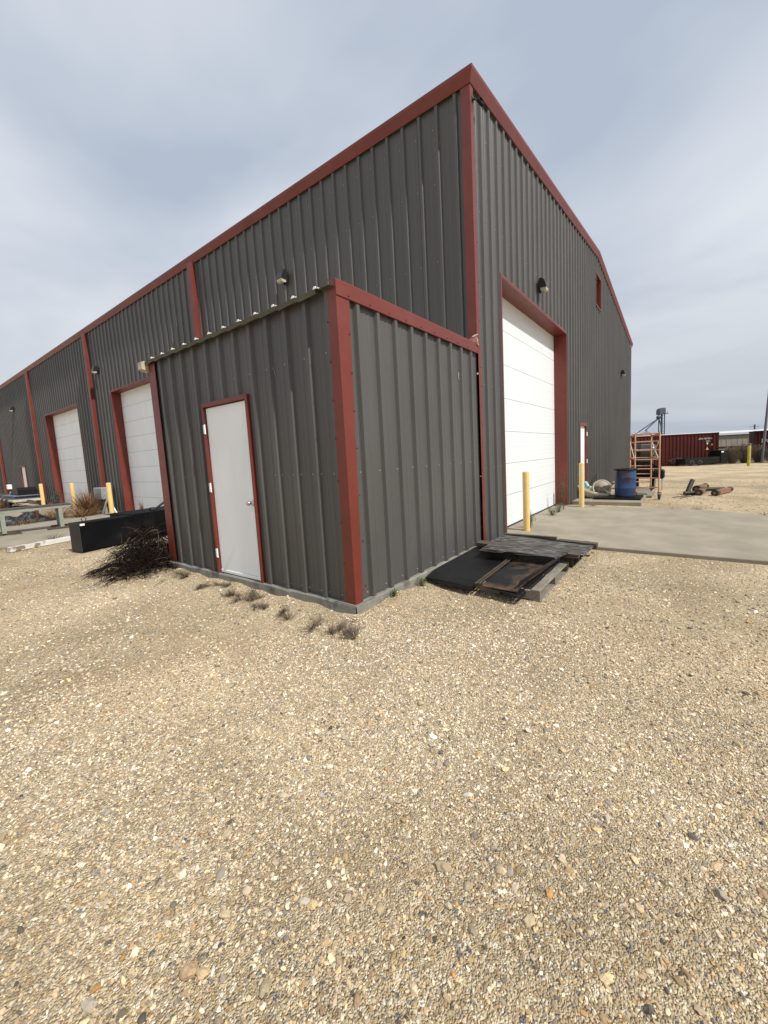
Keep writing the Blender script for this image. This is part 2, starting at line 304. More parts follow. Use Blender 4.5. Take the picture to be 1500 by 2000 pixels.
    def build(s, name, mats, parent=None, kind=None, shift=True):
        me=bpy.data.meshes.new(name)
        off=parent_off(parent) if (parent is not None and shift) else Vector((0,0,0))
        me.from_pydata([tuple(Vector(v)-off) for v in s.v] if off.length>0 else s.v,[],s.f)
        if not isinstance(mats,(list,tuple)): mats=[mats]
        for m in mats: me.materials.append(m)
        me.polygons.foreach_set('material_index',s.mi); me.polygons.foreach_set('use_smooth',s.sm)
        me.update()
        o=bpy.data.objects.new(name,me); COL.objects.link(o)
        if parent is not None: o.parent=parent
        if kind: o['kind']=kind
        return o
def parent_off(p):
    v=Vector((0,0,0))
    while p is not None: v=v+p.location; p=p.parent
    return v
def tag(o,label,cat,group=None,kind=None):
    o['label']=label; o['category']=cat
    if group: o['group']=group
    if kind: o['kind']=kind
    return o
def thing(name,label,cat,loc=(0,0,0),group=None):
    o=bpy.data.objects.new(name,None); COL.objects.link(o); o.empty_display_size=.2; o.location=loc
    return tag(o,label,cat,group)
def copy_tree(o,parent=None):
    c=o.copy(); COL.objects.link(c)
    if parent is not None: c.parent=parent
    for ch in list(o.children): copy_tree(ch,c)
    return c

# rib panel wall: real corrugation, openings cut out
PITCH_R=.3048
RIB=[(0,0),(.066,0),(.072,.004),(.088,.004),(.094,0),(.136,0),(.142,.004),(.158,.004),(.164,0),(.228,0),(.243,.036),(.288,.036),(.3035,0)]
def rib_profile(width,phase=0):
    us=[]; k=-2
    while k*PITCH_R+phase<width+PITCH_R:
        for u,d in RIB: us.append((k*PITCH_R+phase+u,d))
        if k%3==0: us+=[(k*PITCH_R+phase+q,d) for q,d in ((.2150,0),(.2165,-.010),(.2185,-.010),(.2200,0))]
        k+=1
    us.sort()
    X=np.array([a for a,_ in us]); Y=np.array([b for _,b in us])
    return X,Y
def rib_wall(mb,p0,U,Nn,width,zb,ztop,openings=(),phase=0,extra=()):
    p0=Vector(p0);U=Vector(U);Nn=Vector(Nn)
    X,Y=rib_profile(width,phase); f=lambda u: float(np.interp(u,X,Y))
    cuts={0.0,width}|set(extra)
    for x in X:
        if 0<x<width: cuts.add(float(x))
    for o in openings: cuts|={o[0],o[1]}
    cs=sorted(cuts); cs=[c for i,c in enumerate(cs) if i==0 or c-cs[i-1]>1e-4]
    P=lambda u,z: p0+U*u+Nn*f(u)+Vector((0,0,z))
    for a,b in zip(cs[:-1],cs[1:]):
        m=(a+b)/2; segs=[(zb,None)]
        for o in openings:
            if o[0]<m<o[1]:
                segs=[(zb,o[2]),(o[3],None)] if o[2]>zb+1e-3 else [(o[3],None)]
        for z0,z1 in segs:
            ta=ztop(a) if z1 is None else z1; tb=ztop(b) if z1 is None else z1
            mb.face([P(a,z0),P(b,z0),P(b,tb),P(a,ta)])
    return f
def screws(mb,p0,U,Nn,us,zs,size=.007,out=.006):
    p0=Vector(p0);U=Vector(U);Nn=Vector(Nn);Z=Vector((0,0,1))
    for u in us:
        for z in zs:
            c=p0+U*u+Z*z; vs=[c+U*(size*math.cos(a))+Z*(size*math.sin(a)) for a in [k*math.pi/3 for k in range(6)]]
            vs2=[v+Nn*out for v in vs]
            mb.mesh(vs+vs2,[(i,(i+1)%6,6+(i+1)%6,6+i) for i in range(6)]+[tuple(range(6,12))])

# ================================================================== SETTING
def gz(x,y=None):
    """ground height (numpy friendly): slight undulation near, gravel banked to the shed, falling away to the east"""
    x=np.asarray(x,float); t=np.clip((x-14)/18,0,1); z=-.22*t*t*(3-2*t)
    if y is None: return z
    y=np.asarray(y,float)
    dx=np.maximum(np.maximum(-3.0-x,x-0.0),0); dy=np.maximum(np.maximum(-.06-y,y-3.8),0); d=np.hypot(dx,dy)
    near=np.clip((-1.2-x)/1.0,0,1); near=near*near*(3-2*near)
    z=z+(.068+.014*np.sin(7*x+5*y)+.010*np.sin(13*y-9*x))*np.exp(-(d/.24)**2)*(.3+.7*near)
    fade=np.clip(1-np.hypot(x+3,y-1)/11,0,1)*np.clip((-2.0-x)/1.5,0,1)
    return z+fade*.016*(np.sin(1.9*x+.7*y)+np.sin(1.3*y-.8*x+1)+.6*np.sin(4.1*x-2.7*y))*.6
def build_ground():
    xs=np.array([-300,-60,-20]+list(np.arange(-10,2.01,.12))+[3,5,8,11,14]+[15.5+1.5*i for i in range(12)]+[60,200,900]); ys=np.array([-900,-100,-20]+list(np.arange(-8,9.01,.12))+[10,12,15,20,40,150,900])
    X,Y=np.meshgrid(xs,ys,indexing='ij'); Z=gz(X,Y); nx,ny=X.shape
    mb=MB(); mb.mesh(list(zip(X.ravel().tolist(),Y.ravel().tolist(),Z.ravel().tolist())),[(i*ny+j,(i+1)*ny+j,(i+1)*ny+j+1,i*ny+j+1) for i in range(nx-1) for j in range(ny-1)],True)
    mb.build('ground',M['gravel'],kind='structure')
build_ground()

def slab(name,pts,z0,z1,m=None):
    mb=MB(); n=len(pts)
    a=[(x,y,z0) for x,y in pts]; b=[(x,y,z1) for x,y in pts]; 
    # small arris: inset top edge
    c=Vector((sum(p[0] for p in pts)/n,sum(p[1] for p in pts)/n,0))
    t=[tuple(Vector((x,y,z1))+(c-Vector((x,y,0))).normalized()*.012) for x,y in pts]; s=[(x,y,z1-.010) for x,y in pts]
    mb.mesh(a+s+t,[(i,(i+1)%n,n+(i+1)%n,n+i) for i in range(n)]+[(n+i,n+(i+1)%n,2*n+(i+1)%n,2*n+i) for i in range(n)]+[tuple(range(2*n,3*n))])
    return mb.build(name,m or M['concrete'],kind='structure')
# apron in front of the big gable door (far corner chipped rather than dead square)
slab('concrete_apron',[(.86,-.02),(.80,-1.2),(.78,-3.9),(4.55,-3.9),(4.85,-3.66),(5.27,-2.6),(5.30,-.02)],-.1,.055)
slab('concrete_pad',[(5.86,-.02),(5.90,-1.64),(7.72,-1.62),(7.9,-.02)],-.1,.10)
slab('concrete_slab',[(-4.6,9.3),(-.02,9.3),(-.02,14.3),(-4.4,14.3)],-.1,.05)
slab('concrete_slab',[(-3.2,16.9),(-.02,16.9),(-.02,22.3),(-3.2,22.3)],-.1,.05)

# ================================================================== WAREHOUSE
H=6.63; WD=19.0; RX=9.5; RZ=7.71; LEN=46.0
DX1,DX2,DH=.98,5.27,4.40
A1,A2,AH=9.30,13.77,4.30
B1,B2,BH=17.41,21.94,4.30
PX1,PX2,PZ=6.80,7.74,2.24
FY1,FY2,FZ=27.0,28.1,2.10
WX1,WX2,WZ1,WZ2=9.23,10.05,6.20,7.15
wh=thing('warehouse','large charcoal ribbed metal warehouse with red trim and white roll-up doors','warehouse')
def gtop(u): return H+(RZ-H)*(u/RX if u<=RX else (WD-u)/(WD-RX))
mb=MB()
# long wall runs along +y, outward normal -x ; u measured from far end so faces wind outward
rib_wall(mb,(0,LEN,0),(0,-1,0),(-1,0,0),LEN,.10,lambda u:H+.04,
   [(LEN-A2,LEN-A1,.10,AH),(LEN-B2,LEN-B1,.10,BH),(LEN-FY2,LEN-FY1,.10,FZ)],phase=.11)
mb.cur=1
X0=[LEN-(k*PITCH_R)+.0 for k in range(1,60)]
ribpos=[k*PITCH_R+.11 for k in range(0,int(LEN/PITCH_R))]
screws(mb,(0,LEN,0),(0,-1,0),(-1,0,0),[u+.19 for u in ribpos if LEN-9<u+.19<LEN-.3],[3.3,4.5,5.6,6.35],.008,.006)
mb.build('long_wall',[M['panel'],M['screw']],wh)
mb=MB()
rib_wall(mb,(0,0,0),(1,0,0),(0,-1,0),WD,.05,gtop,[(DX1,DX2,.05,DH),(PX1,PX2,.05,PZ),(WX1,WX2,WZ1,WZ2)],phase=.06,extra=(RX,))
mb.cur=1
for k in range(0,38):
    u=.06+k*PITCH_R+.19
    zs=[z for z in (1.3,2.6,3.9,5.1,6.2,7.0) if z<gtop(u)-.2 and not (DX1-.1<u<DX2+.1 and z<DH+.1) and not (PX1<u<PX2 and z<PZ)]
    screws(mb,(0,0,0),(1,0,0),(0,-1,0),[u],zs,.008,.006)
mb.build('gable_wall',[M['panel'],M['screw']],wh)
mb=MB(); mb.face([(WD,0,0),(WD,LEN,0),(WD,LEN,H),(WD,0,H)]); mb.face([(WD,LEN,0),(0,LEN,0),(0,LEN,H),(RX,LEN,RZ),(WD,LEN,H)])
mb.build('rear_wall',M['panel'],wh)
# footing
mb=MB()
mb.box((.02,.02,-.1),(DX1,.3,.09)); mb.box((DX2,.02,-.1),(WD,.3,.09)); mb.box((DX1,-.10,-.1),(DX2,.5,.062)); mb.box((.02,.3,-.1),(.3,LEN,.085))
mb.build('footing',M['concrete'],wh)
# roof
mb=MB(); e=.14; sl=(RZ-H)/RX; zr=lambda x:H+.145+sl*(x if x<=RX else WD-x)
for x0,x1 in ((-.03,RX),(RX,WD+.03)):
    mb.mesh([(x0,-.05,zr(x0)),(x1,-.05,zr(x1)),(x1,LEN,zr(x1)),(x0,LEN,zr(x0)),(x0,-.05,zr(x0)-.05),(x1,-.05,zr(x1)-.05),(x1,LEN,zr(x1)-.05),(x0,LEN,zr(x0)-.05)],
            [(0,1,2,3),(7,6,5,4),(0,4,5,1),(1,5,6,2),(2,6,7,3),(3,7,4,0)])
mb.build('roof',M['bin'],wh)
# sculpted eave gutter and gable rake share one profile and meet in a mitre at the corner
EP_=[(.0,.178),(.098,.178),(.106,.170),(.103,.132),(.052,.008),(.047,.0),(.0395,.0),(.0395,.03)]
def trim_run(A,B):
    n=len(A); mb=MB(); mb.mesh(A+B,[(i,(i+1)%n,n+(i+1)%n,n+i) for i in range(n)]); mb.mesh(B,[tuple(range(n))]); return mb
trim_run([(-d,-d,H+z) for d,z in EP_],[(-d,LEN,H+z) for d,z in EP_]).build('eave_gutter',M['red'],wh)
A=[(-d,-d,H+z) for d,z in EP_]; B=[(RX,-d,RZ+z) for d,z in EP_]; C_=[(WD+.10,-d,H-.012+z) for d,z in EP_]
mb=trim_run(A,B); n=len(A)
mb.mesh(B+C_,[(i,(i+1)%n,n+(i+1)%n,n+i) for i in range(n)]); mb.mesh(C_,[tuple(range(n))]); mb.build('rake_trim',M['red'],wh)
# corner trim (two flanges + screw heads)
mb=MB()
def angle(mb,x,y,sx,sy,wx,wy,z0,z1,t=.004,off=.037):
    """L flashing at corner (x,y); flange wx along +sx on the y face, wy along +sy on the x face"""
    X=x-off*sx; Y=y-off*sy
    mb.mesh([(X,Y+wy*sy,z0),(X,Y,z0),(X+wx*sx,Y,z0),(X,Y+wy*sy,z1),(X,Y,z1),(X+wx*sx,Y,z1),
             (X+t*sx,Y+wy*sy,z0),(X+t*sx,Y+t*sy,z0),(X+wx*sx,Y+t*sy,z0),(X+t*sx,Y+wy*sy,z1),(X+t*sx,Y+t*sy,z1),(X+wx*sx,Y+t*sy,z1)],
            [(0,1,4,3),(1,2,5,4),(6,9,10,7),(7,10,11,8),(0,3,9,6),(2,8,11,5),(0,6,7,1),(1,7,8,2),(3,4,10,9),(4,5,11,10)])
angle(mb,0,0,1,1,.10,.145,3.16,H+.0)
mb.box((-.012,-.040,.12),(.075,-.037,3.158))
mb.cur=1
screws(mb,(0,-.037,0),(1,0,0),(0,-1,0),[.072],[3.5+.55*k for k in range(6)],.007,.005)
screws(mb,(0,-.040,0),(1,0,0),(0,-1,0),[.05],[.3+.28*k for k in range(11)],.007,.005)
screws(mb,(-.037,0,0),(0,1,0),(-1,0,0),[.13],[3.5+.55*k for k in range(6)],.007,.005)
mb.build('corner_trim',[M['red'],M['redscrew']],wh)
mb=MB(); angle(mb,WD,0,-1,1,.10,.12,.1,H-.02); mb.build('corner_trim',M['red'],wh)
# downspouts
for i,y in enumerate((7.60,15.48,23.75,32.2,40.3)):
    mb=MB(); mb.box((-.15,y-.10,.25),(-.037,y+.10,H-.008),.012)
    mb.box((-.30,y-.09,.12),(-.152,y+.09,.24),.012)
    mb.build('downspout',M['red'],wh)
# overhead doors with lined recess
def gable_door():
    D=.27; d=MB(); n=7; hh=(DH-.05)/n
    for k in range(n):
        z0=.075+k*hh; z1=z0+hh-.006
        zs=[z0]; 
        for j in range(1,6): zs+= [z0+(z1-z0)*j/6-.008,z0+(z1-z0)*j/6,z0+(z1-z0)*j/6+.008]
        zs.append(z1)
        vs=[];
        for i,z in enumerate(zs):
            y=D+(.0022 if (i%3==2 and 0<i<len(zs)-1) else 0); vs+= [(DX1+.004,y,z),(DX2-.004,y,z)]
        d.cur=0; d.mesh(vs,[(2*i,2*i+1,2*i+3,2*i+2) for i in range(len(zs)-1)])
        d.cur=1; d.box((DX1+.004,D+.006,z1),(DX2-.004,D+.012,z1+.006))
    o=d.build('overhead_door',[M['sect'],M['seam']],wh)
    f=MB(); o_=-.040
    # jamb liners + flanges on the wall face
    f.box((DX1-.012,o_,.07),(DX1+.003,D+.06,DH)); f.box((DX2-.003,o_,.07),(DX2+.012,D+.06,DH)); f.box((DX1-.012,o_,DH-.003),(DX2+.012,D+.06,DH+.012))
    f.box((DX1-.05,o_-.003,.07),(DX1-.0125,o_+.004,DH+.055)); f.box((DX2+.0125,o_-.003,.07),(DX2+.05,o_+.004,DH+.055)); f.box((DX1-.0120,o_-.003,DH+.0125),(DX2+.0120,o_+.004,DH+.055))
    f.build('door_frame',M['red'],o)
    r=MB(); r.box((DX1+.005,D-.02,.063),(DX2-.005,D+.02,.085)); r.build('bottom_seal',M['rubber'],o)
gable_door()
def long_door(y1,y2,h,n=8):
    D=.25; d=MB(); hh=(h-.05)/n
    for k in range(n):
        z0=.075+k*hh; z1=z0+hh-.007
        d.cur=0; d.face([(D,y2-.004,z0),(D,y1+.004,z0),(D,y1+.004,z1),(D,y2-.004,z1)])
        d.cur=1; d.box((D+.005,y1+.004,z1),(D+.012,y2-.004,z1+.007))
    o=d.build('overhead_door',[M['white'],M['seam']],wh)
    f=MB(); o_=-.040
    for a,b,c in ((y1,-1,0),(y2,1,0)):
        f.box((o_,a-.003*b,.07),(D+.06,a+.012*b,h)); f.box((o_-.003,a+.0125*b,.07),(o_+.004,a+.06*b,h+.06))
    f.box((o_,y1-.012,h-.003),(D+.06,y2+.012,h+.012)); f.box((o_-.003,y1-.012,h+.0125),(o_+.004,y2+.012,h+.06))
    f.build('door_frame',M['red'],o)
    r=MB(); r.box((D-.02,y1+.005,.053),(D+.02,y2-.005,.085)); r.build('bottom_seal',M['rubber'],o)
long_door(A1,A2,AH); long_door(B1,B2,BH)
# personnel door in the gable
d=MB(); d.box((PX1+.05,.02,.12),(PX2-.05,.06,PZ-.05),.003); do=d.build('door',M['white'],wh)
f=MB()
f.box((PX1-.03,-.045,.10),(PX1+.048,.08,PZ+.03)); f.box((PX2-.048,-.045,.10),(PX2+.03,.08,PZ+.03)); f.box((PX1+.0482,-.045,PZ-.048),(PX2-.0482,.08,PZ+.03))
f.build('door_frame',M['red'],do)
for z in (.42,1.12,1.95):
    h=MB(); h.box((PX2-.062,-.058,z-.06),(PX2-.012,-.046,z+.06),.004); h.build('hinge',M['foam'],do)
h=MB(); h.lathe([(0,0),(.03,0),(.03,.01),(.012,.015),(.012,.04),(.028,.05),(.03,.07),(.02,.085),(0,.087)],mtx=Matrix.Translation((PX1+.12,.02,1.05))@Matrix.Rotation(R(90),4,'X'),seg=14); h.build('handle',M['steel'],do)
# far personnel door in the long wall
d=MB(); d.box((.02,FY1+.05,.12),(.06,FY2-.05,FZ-.05),.003); do=d.build('door',M['white'],wh)
f=MB(); f.box((-.045,FY1-.03,.10),(.08,FY1+.048,FZ+.03)); f.box((-.045,FY2-.048,.10),(.08,FY2+.03,FZ+.03)); f.box((-.045,FY1+.0482,FZ-.048),(.08,FY2-.0482,FZ+.03)); f.build('door_frame',M['red'],do)
# high louvre opening lined in red
w=MB(); w.face([(WX1,.26,WZ1),(WX2,.26,WZ1),(WX2,.26,WZ2),(WX1,.26,WZ2)]); wo=w.build('window',M['red'],wh)
f=MB()
f.box((WX1-.012,-.041,WZ1-.012),(WX1+.003,.27,WZ2+.012)); f.box((WX2-.003,-.041,WZ1-.012),(WX2+.012,.27,WZ2+.012)); f.box((WX1+.0032,-.041,WZ1-.012),(WX2-.0032,.27,WZ1+.003)); f.box((WX1+.0032,-.041,WZ2-.003),(WX2-.0032,.27,WZ2+.012))
f.box((WX1-.05,-.046,WZ1-.05),(WX1-.0125,-.039,WZ2+.05)); f.box((WX2+.0125,-.046,WZ1-.05),(WX2+.05,-.039,WZ2+.05)); f.box((WX1-.012,-.046,WZ1-.05),(WX2+.012,-.039,WZ1-.0125)); f.box((WX1-.012,-.046,WZ2+.0125),(WX2+.012,-.039,WZ2+.05))
f.build('window_frame',M['red'],wo)
# dried mud smear high on the long wall
mb=MB(); nn_=22; rows=[]
for i in range(9):
    z=6.24-.03*i; w=.012+.035*abs(math.sin(i*1.9+.6)); c0=.52+.025*math.sin(i*1.3); rows+=[(-.0075,c0+w,z),(-.0075,c0-w,z)]
mb.mesh(rows,[(2*i,2*i+1,2*i+3,2*i+2) for i in range(8)]); mb.build('mud_stain',M['birddrop'],wh)

# ================================================================== SHED (lean-to store at the corner)
SX=-2.93; SL=3.74; SH=3.12; FT=.155
sh=thing('metal_shed','small charcoal ribbed metal lean-to shed with red corners and white door, against the warehouse','shed',(SX,0,0))
mb=MB()
DY1,DY2,DZ0,DZ1=1.42,2.42,.15,2.33
rib_wall(mb,(SX,SL,0),(0,-1,0),(-1,0,0),SL,FT,lambda u:SH-.02,[(SL-DY2+.012,SL-DY1-.018,FT,DZ1-.01)],phase=.03)
mb.cur=1
rp=[.03+k*PITCH_R+.19 for k in range(-1,13)]
okd=lambda u,z: not (SL-DY2-.06<u<SL-DY1+.06 and z<DZ1+.08)
for u in rp:
    if .1<u<SL-.1:
        screws(mb,(SX,SL,0),(0,-1,0),(-1,0,0),[u],[z for z in (.21,1.42,2.55) if okd(u,z)],.008,.006)
        if random.random()<.5: screws(mb,(SX,SL,0),(0,-1,0),(-1,0,0),[u+.125],[z for z in (.21,1.42) if okd(u+.125,z)],.008,.006)
mb.cur=2
mb.tube([(SX-.006,1.02,2.62),(SX-.008,.95,2.52),(SX-.007,.93,2.45)],.004,4); 
mb.build('front_wall',[M['panel'],M['screw'],M['scuff']],sh)
mb=MB()
rib_wall(mb,(SX,0,0),(1,0,0),(0,-1,0),-SX-.045,FT,lambda u:SH-.05,[],phase=-.01)
mb.cur=1
for k in range(0,10):
    u=-.01+k*PITCH_R+.19
    if u<-SX-.1:
        screws(mb,(SX,0,0),(1,0,0),(0,-1,0),[u],[.21,1.42],.008,.006)
        screws(mb,(SX,0,0),(1,0,0),(0,-1,0),[u+.125] if u+.125<-SX-.1 else [],[.21,1.42] if k%2 else [.21],.008,.006)
mb.cur=2
mb.mesh([(-.62,-.008,2.66),(-.59,-.008,2.665),(-.60,-.008,2.60),(-.585,-.008,2.57),(-.61,-.008,2.56),(-.625,-.008,2.62)],[(0,5,4,3,2,1)])
mb.build('side_wall',[M['panel'],M['screw'],M['scuff']],sh)
mb=MB(); mb.face([(SX,SL,FT),(-.05,SL,FT),(-.05,SL,SH),(SX,SL,SH)]); mb.build('rear_wall',M['panel'],sh)
# footing, slightly ragged
mb=MB()
def ragged(p0,p1,nrm,zt,dep=.3,n=26):
    p0=Vector(p0);p1=Vector(p1);nrm=Vector(nrm); vs=[]
    for i in range(n+1):
        t=i/n;q=p0.lerp(p1,t); j=random.uniform(-.006,.008); k=random.uniform(-.008,.006)
        vs+= [q+nrm*(j+.01)+Vector((0,0,-.05)), q+nrm*j+Vector((0,0,zt-.012+k)), q+nrm*(j-.014)+Vector((0,0,zt+k*.4)), q-nrm*dep+Vector((0,0,zt+k*.4))]
    fs=[]
    for i in range(n):
        a=4*i;b=a+4
        for k in range(3): fs.append((a+k,b+k,b+k+1,a+k+1))
    mb.mesh(vs,fs)
ragged((SX-.055,SL+.03,0),(SX-.055,-.055,0),(-1,0,0),FT-.002)
ragged((SX-.055,-.056,0),(-.05,-.056,0),(0,-1,0),FT-.006)
mb.build('footing',M['footing'],sh)
# corner trims
mb=MB()
def tapered(z0,z1,wx0,wx1,wy0,wy1,off=.037,t=.004):
    X=SX-off; Y=-off; q=[]
    for z,wx,wy in ((z0,wx0,wy0),(z1,wx1,wy1)): q+=[(X,Y+wy,z),(X,Y,z),(X+wx,Y,z),(X+t,Y+wy,z),(X+t,Y+t,z),(X+wx,Y+t,z)]
    mb.mesh(q,[(0,1,7,6),(1,2,8,7),(3,9,10,4),(4,10,11,5),(0,6,9,3),(2,5,11,8),(0,3,4,1),(1,4,5,2),(6,7,10,9),(7,8,11,10)])
tapered(FT-.05,SH-.01,.105,.175,.135,.105)
mb.cur=1
screws(mb,(SX-.037,0,0),(0,1,0),(-1,0,0),[.085],[.25,.55,.95,1.35,1.75,2.1,2.45,2.8],.008,.006)
screws(mb,(SX,-.037,0),(1,0,0),(0,-1,0),[.112],[.3,.75,1.2,1.65,2.0,2.35,2.7],.008,.006)
mb.build('corner_trim',[M['red'],M['redscrew']],sh)
mb=MB(); angle(mb,SX,SL,1,-1,.15,.20,FT-.05,SH-.06); mb.build('corner_trim',M['red'],sh)
# top trim along the side wall
mb=MB()
tp=[(-.037,-.135),(-.047,-.13),(-.048,.0),(-.040,.012),(.06,.018),(.06,.010),(-.037,-.002)]
mb.prism(tp,(SX-.040,0,SH+.02),(0,1,0),(0,0,1),(1,0,0),-SX+.005)
mb.cur=1; screws(mb,(SX,-.048,0),(1,0,0),(0,-1,0),[.12+.305*k for k in range(10)],[SH-.085],.007,.005)
mb.build('top_trim',[M['red'],M['redscrew']],sh)
# roof sheets: ribs run front to back, their ends show along the front edge
mb=MB(); Xr,Yr=rib_profile(SL+.12,.05)
vs=[];cs=[c for c in Xr if 0<=c<=SL+.12]
x0,x1=SX-.085,.0
n=len(cs)
rise=.03
for c in cs:
    d=float(np.interp(c,Xr,Yr))*.62; y=SL+.10-c
    vs+= [(x0,y,SH-.03+d),(x1,y,SH+rise+d),(x0,y,SH-.036+d),(x1,y,SH+rise-.006+d)]
fs=[];fb=[]
for i in range(n-1):
    a=4*i;b=a+4; fs.append((a,a+1,b+1,b)); fb.append((a+2,b+2,b+3,a+3)); fb.append((a,b,b+2,a+2))
mb.mesh(vs,fs); mb.cur=1; mb.mesh(vs,fb)
# turned-down sheet edge, scalloped between ribs
for k in range(0,12):
    ya=SL+.10-(.05+k*PITCH_R+.0); yb=ya-.21
    mb.mesh([(x0-.004,ya+.06,SH-.028),(x0-.004,yb-.06,SH-.028),(x0+.006,yb-.055,SH-.062),(x0+.006,yb+.012,SH-.066),(x0+.006,ya-.035,SH-.076),(x0+.006,ya-.012,SH-.066),(x0+.006,ya+.055,SH-.062)],[(0,1,2,3,4,5,6)])
mb.build('roof',[M['bin'],M['panel_back']],sh)
for k in range(12):
    yc=SL+.10-(.05+k*PITCH_R+.264)
    c=MB(); c.prism([(-.024,-.010),(.026,-.010),(.006,.012),(-.010,.010)],(x0-.006,yc,SH-.012),(0,1,0),(0,0,1),(1,0,0),.012); c.build('rib_closure',M['foam'],sh)
# pale gutter end at the far corner
mb=MB(); mb.prism([(0,0),(-.11,.0),(-.11,-.10),(-.02,-.13),(0,-.13)],(SX-.02,SL+.02,SH-.03),(1,0,0),(0,0,1),(0,1,0),.12); mb.build('gutter_end',M['cream'],sh)
# torn flashing at the joint with the warehouse corner trim
mb=MB(); vs=[(-.25,.02,SH+.03),(-.16,-.02,SH+.09),(-.10,-.045,SH+.15),(-.055,-.05,SH+.14),(-.05,-.055,SH-.02),(-.12,-.05,SH+.03)]
mb.mesh(vs+[(x,y+.03,z) for x,y,z in vs],[(0,1,5),(1,2,3,5),(5,3,4),(0,6,7,1),(1,7,8,2),(2,8,9,3),(3,9,10,4)])
for k in range(14):
    t=k/13; p=Vector((-.11,-.05,SH+.15)).lerp(Vector((-.05,-.058,SH-.0)),t) if k>5 else Vector((-.16,-.03,SH+.10)).lerp(Vector((-.06,-.05,SH+.15)),k/5)
    mb.cur=1; mb.lathe([(0,-.010),(.012,-.004),(.011,.006),(0,.011)],c=p+Vector((random.gauss(0,.006),0,random.gauss(0,.006))),seg=6)
mb.build('flashing',[M['foamrust'],M['cream']],sh)
# door
d=MB(); d.box((SX-.012,DY1+.052,DZ0+.055),(SX+.03,DY2-.052,DZ1-.05),.003); do=d.build('door',M['white'],sh)
d=MB(); d.box((SX-.022,DY1+.054,DZ0+.012),(SX+.02,DY2-.054,DZ0+.052),.004); d.build('threshold',M['white'],do)
f=MB()
f.box((SX-.048,DY1+.010,DZ0-.05),(SX+.03,DY1+.045,DZ1+.012),.003); f.box((SX-.048,DY2-.045,DZ0-.02),(SX+.03,DY2-.005,DZ1+.012),.003); f.box((SX-.048,DY1+.0455,DZ1-.04),(SX+.03,DY2-.0455,DZ1+.012),.003)
f.build('door_frame',M['red'],do)
f=MB(); f.box((SX-.066,DY2-.058,.36),(SX-.0,DY2-.047,.48)); 
for z in (.42,1.28,2.02):
    h=MB(); h.box((SX-.056,DY2-.062,z-.055),(SX-.0485,DY2-.022,z+.055),.003); h.tube([(SX-.052,DY2-.058,z-.06),(SX-.052,DY2-.058,z+.06)],.008,8); h.build('hinge',M['foam'],do)
k=MB(); k.lathe([(0,0),(.034,0),(.034,.008),(.030,.012),(.013,.016),(.012,.036),(.024,.044),(.029,.058),(.027,.070),(.016,.078),(0,.080)],mtx=Matrix.Translation((SX-.012,DY1+.115,1.10))@Matrix.Rotation(R(-90),4,'Y'),seg=18); k.build('handle',M['steel'],do)

# ================================================================== WALL LIGHTS, CAMERA
def wall_light(loc,axis,label,s=.76):
    t=thing('wall_light',label,'wall light',loc,'dark wall pack lights on the warehouse')
    # local: wall plane at n=0, outward n ; a along wall
    def P(a,n,z):
        return (Vector((-n,a,z)) if axis=='x' else Vector((a,-n,z)))*s+Vector(loc)
    def poly(mb,prof,w0,w1):
        A=[P(w0,n,z) for n,z in prof];B=[P(w1,n,z) for n,z in prof];k=len(A)
        mb.mesh(A+B,[(i,(i+1)%k,k+(i+1)%k,k+i) for i in range(k)]+[tuple(range(k))[::-1],tuple(range(k,2*k))])
    m=MB(); poly(m,[(.03,.16),(.10,.17),(.17,.10),(.225,-.06),(.225,-.085),(.03,-.085)],-.115,.115)
    poly(m,[(0,.12),(.0295,.12),(.0295,-.14),(0,-.14)],-.09,.09); m.build('housing',M['bronze'],t)
    m=MB(); poly(m,[(.06,-.0855),(.22,-.0855),(.205,-.15),(.15,-.175),(.07,-.15)],-.10,.10); m.build('lens',M['lens'],t)
    m=MB(); m.tube([P(0,.04,-.141),P(0,.03,-.19)],.022*s,8); m.build('sensor',M['black'],t)
    return t
wall_light((-.034,4.12,5.28),'x','dark wall light above the shed roof on the long wall')
wall_light((-.034,14.75,5.22),'x','dark wall light beside the second red downspout, high on the long wall')
wall_light((-.034,27.6,5.25),'x','small distant wall light near the left edge of the long wall')
wall_light((3.05,-.034,4.88),'y','dark wall light above the big white door on the gable')
wall_light((15.3,-.034,4.8),'y','dark wall light near the far right corner of the gable')
t=thing('security_camera','small black security camera under the gable trim at the warehouse corner','security camera',(.10,-.04,6.42))
m=MB(); m.tube([(.045,-.038,6.47),(.045,-.075,6.46)],.012,8); m.tube([(.045,-.075,6.46),(.09,-.11,6.445)],.009,8); m.box((.015,-.0418,6.44),(.07,-.0372,6.50)); m.build('bracket',M['black'],t)
m=MB(); m.tube([(.065,-.10,6.465),(.16,-.135,6.425)],.026,12); m.build('body',M['black'],t)
m=MB(); m.box((.075,-.155,6.462),(.185,-.10,6.468)); m.build('sun_shield',M['black'],t)

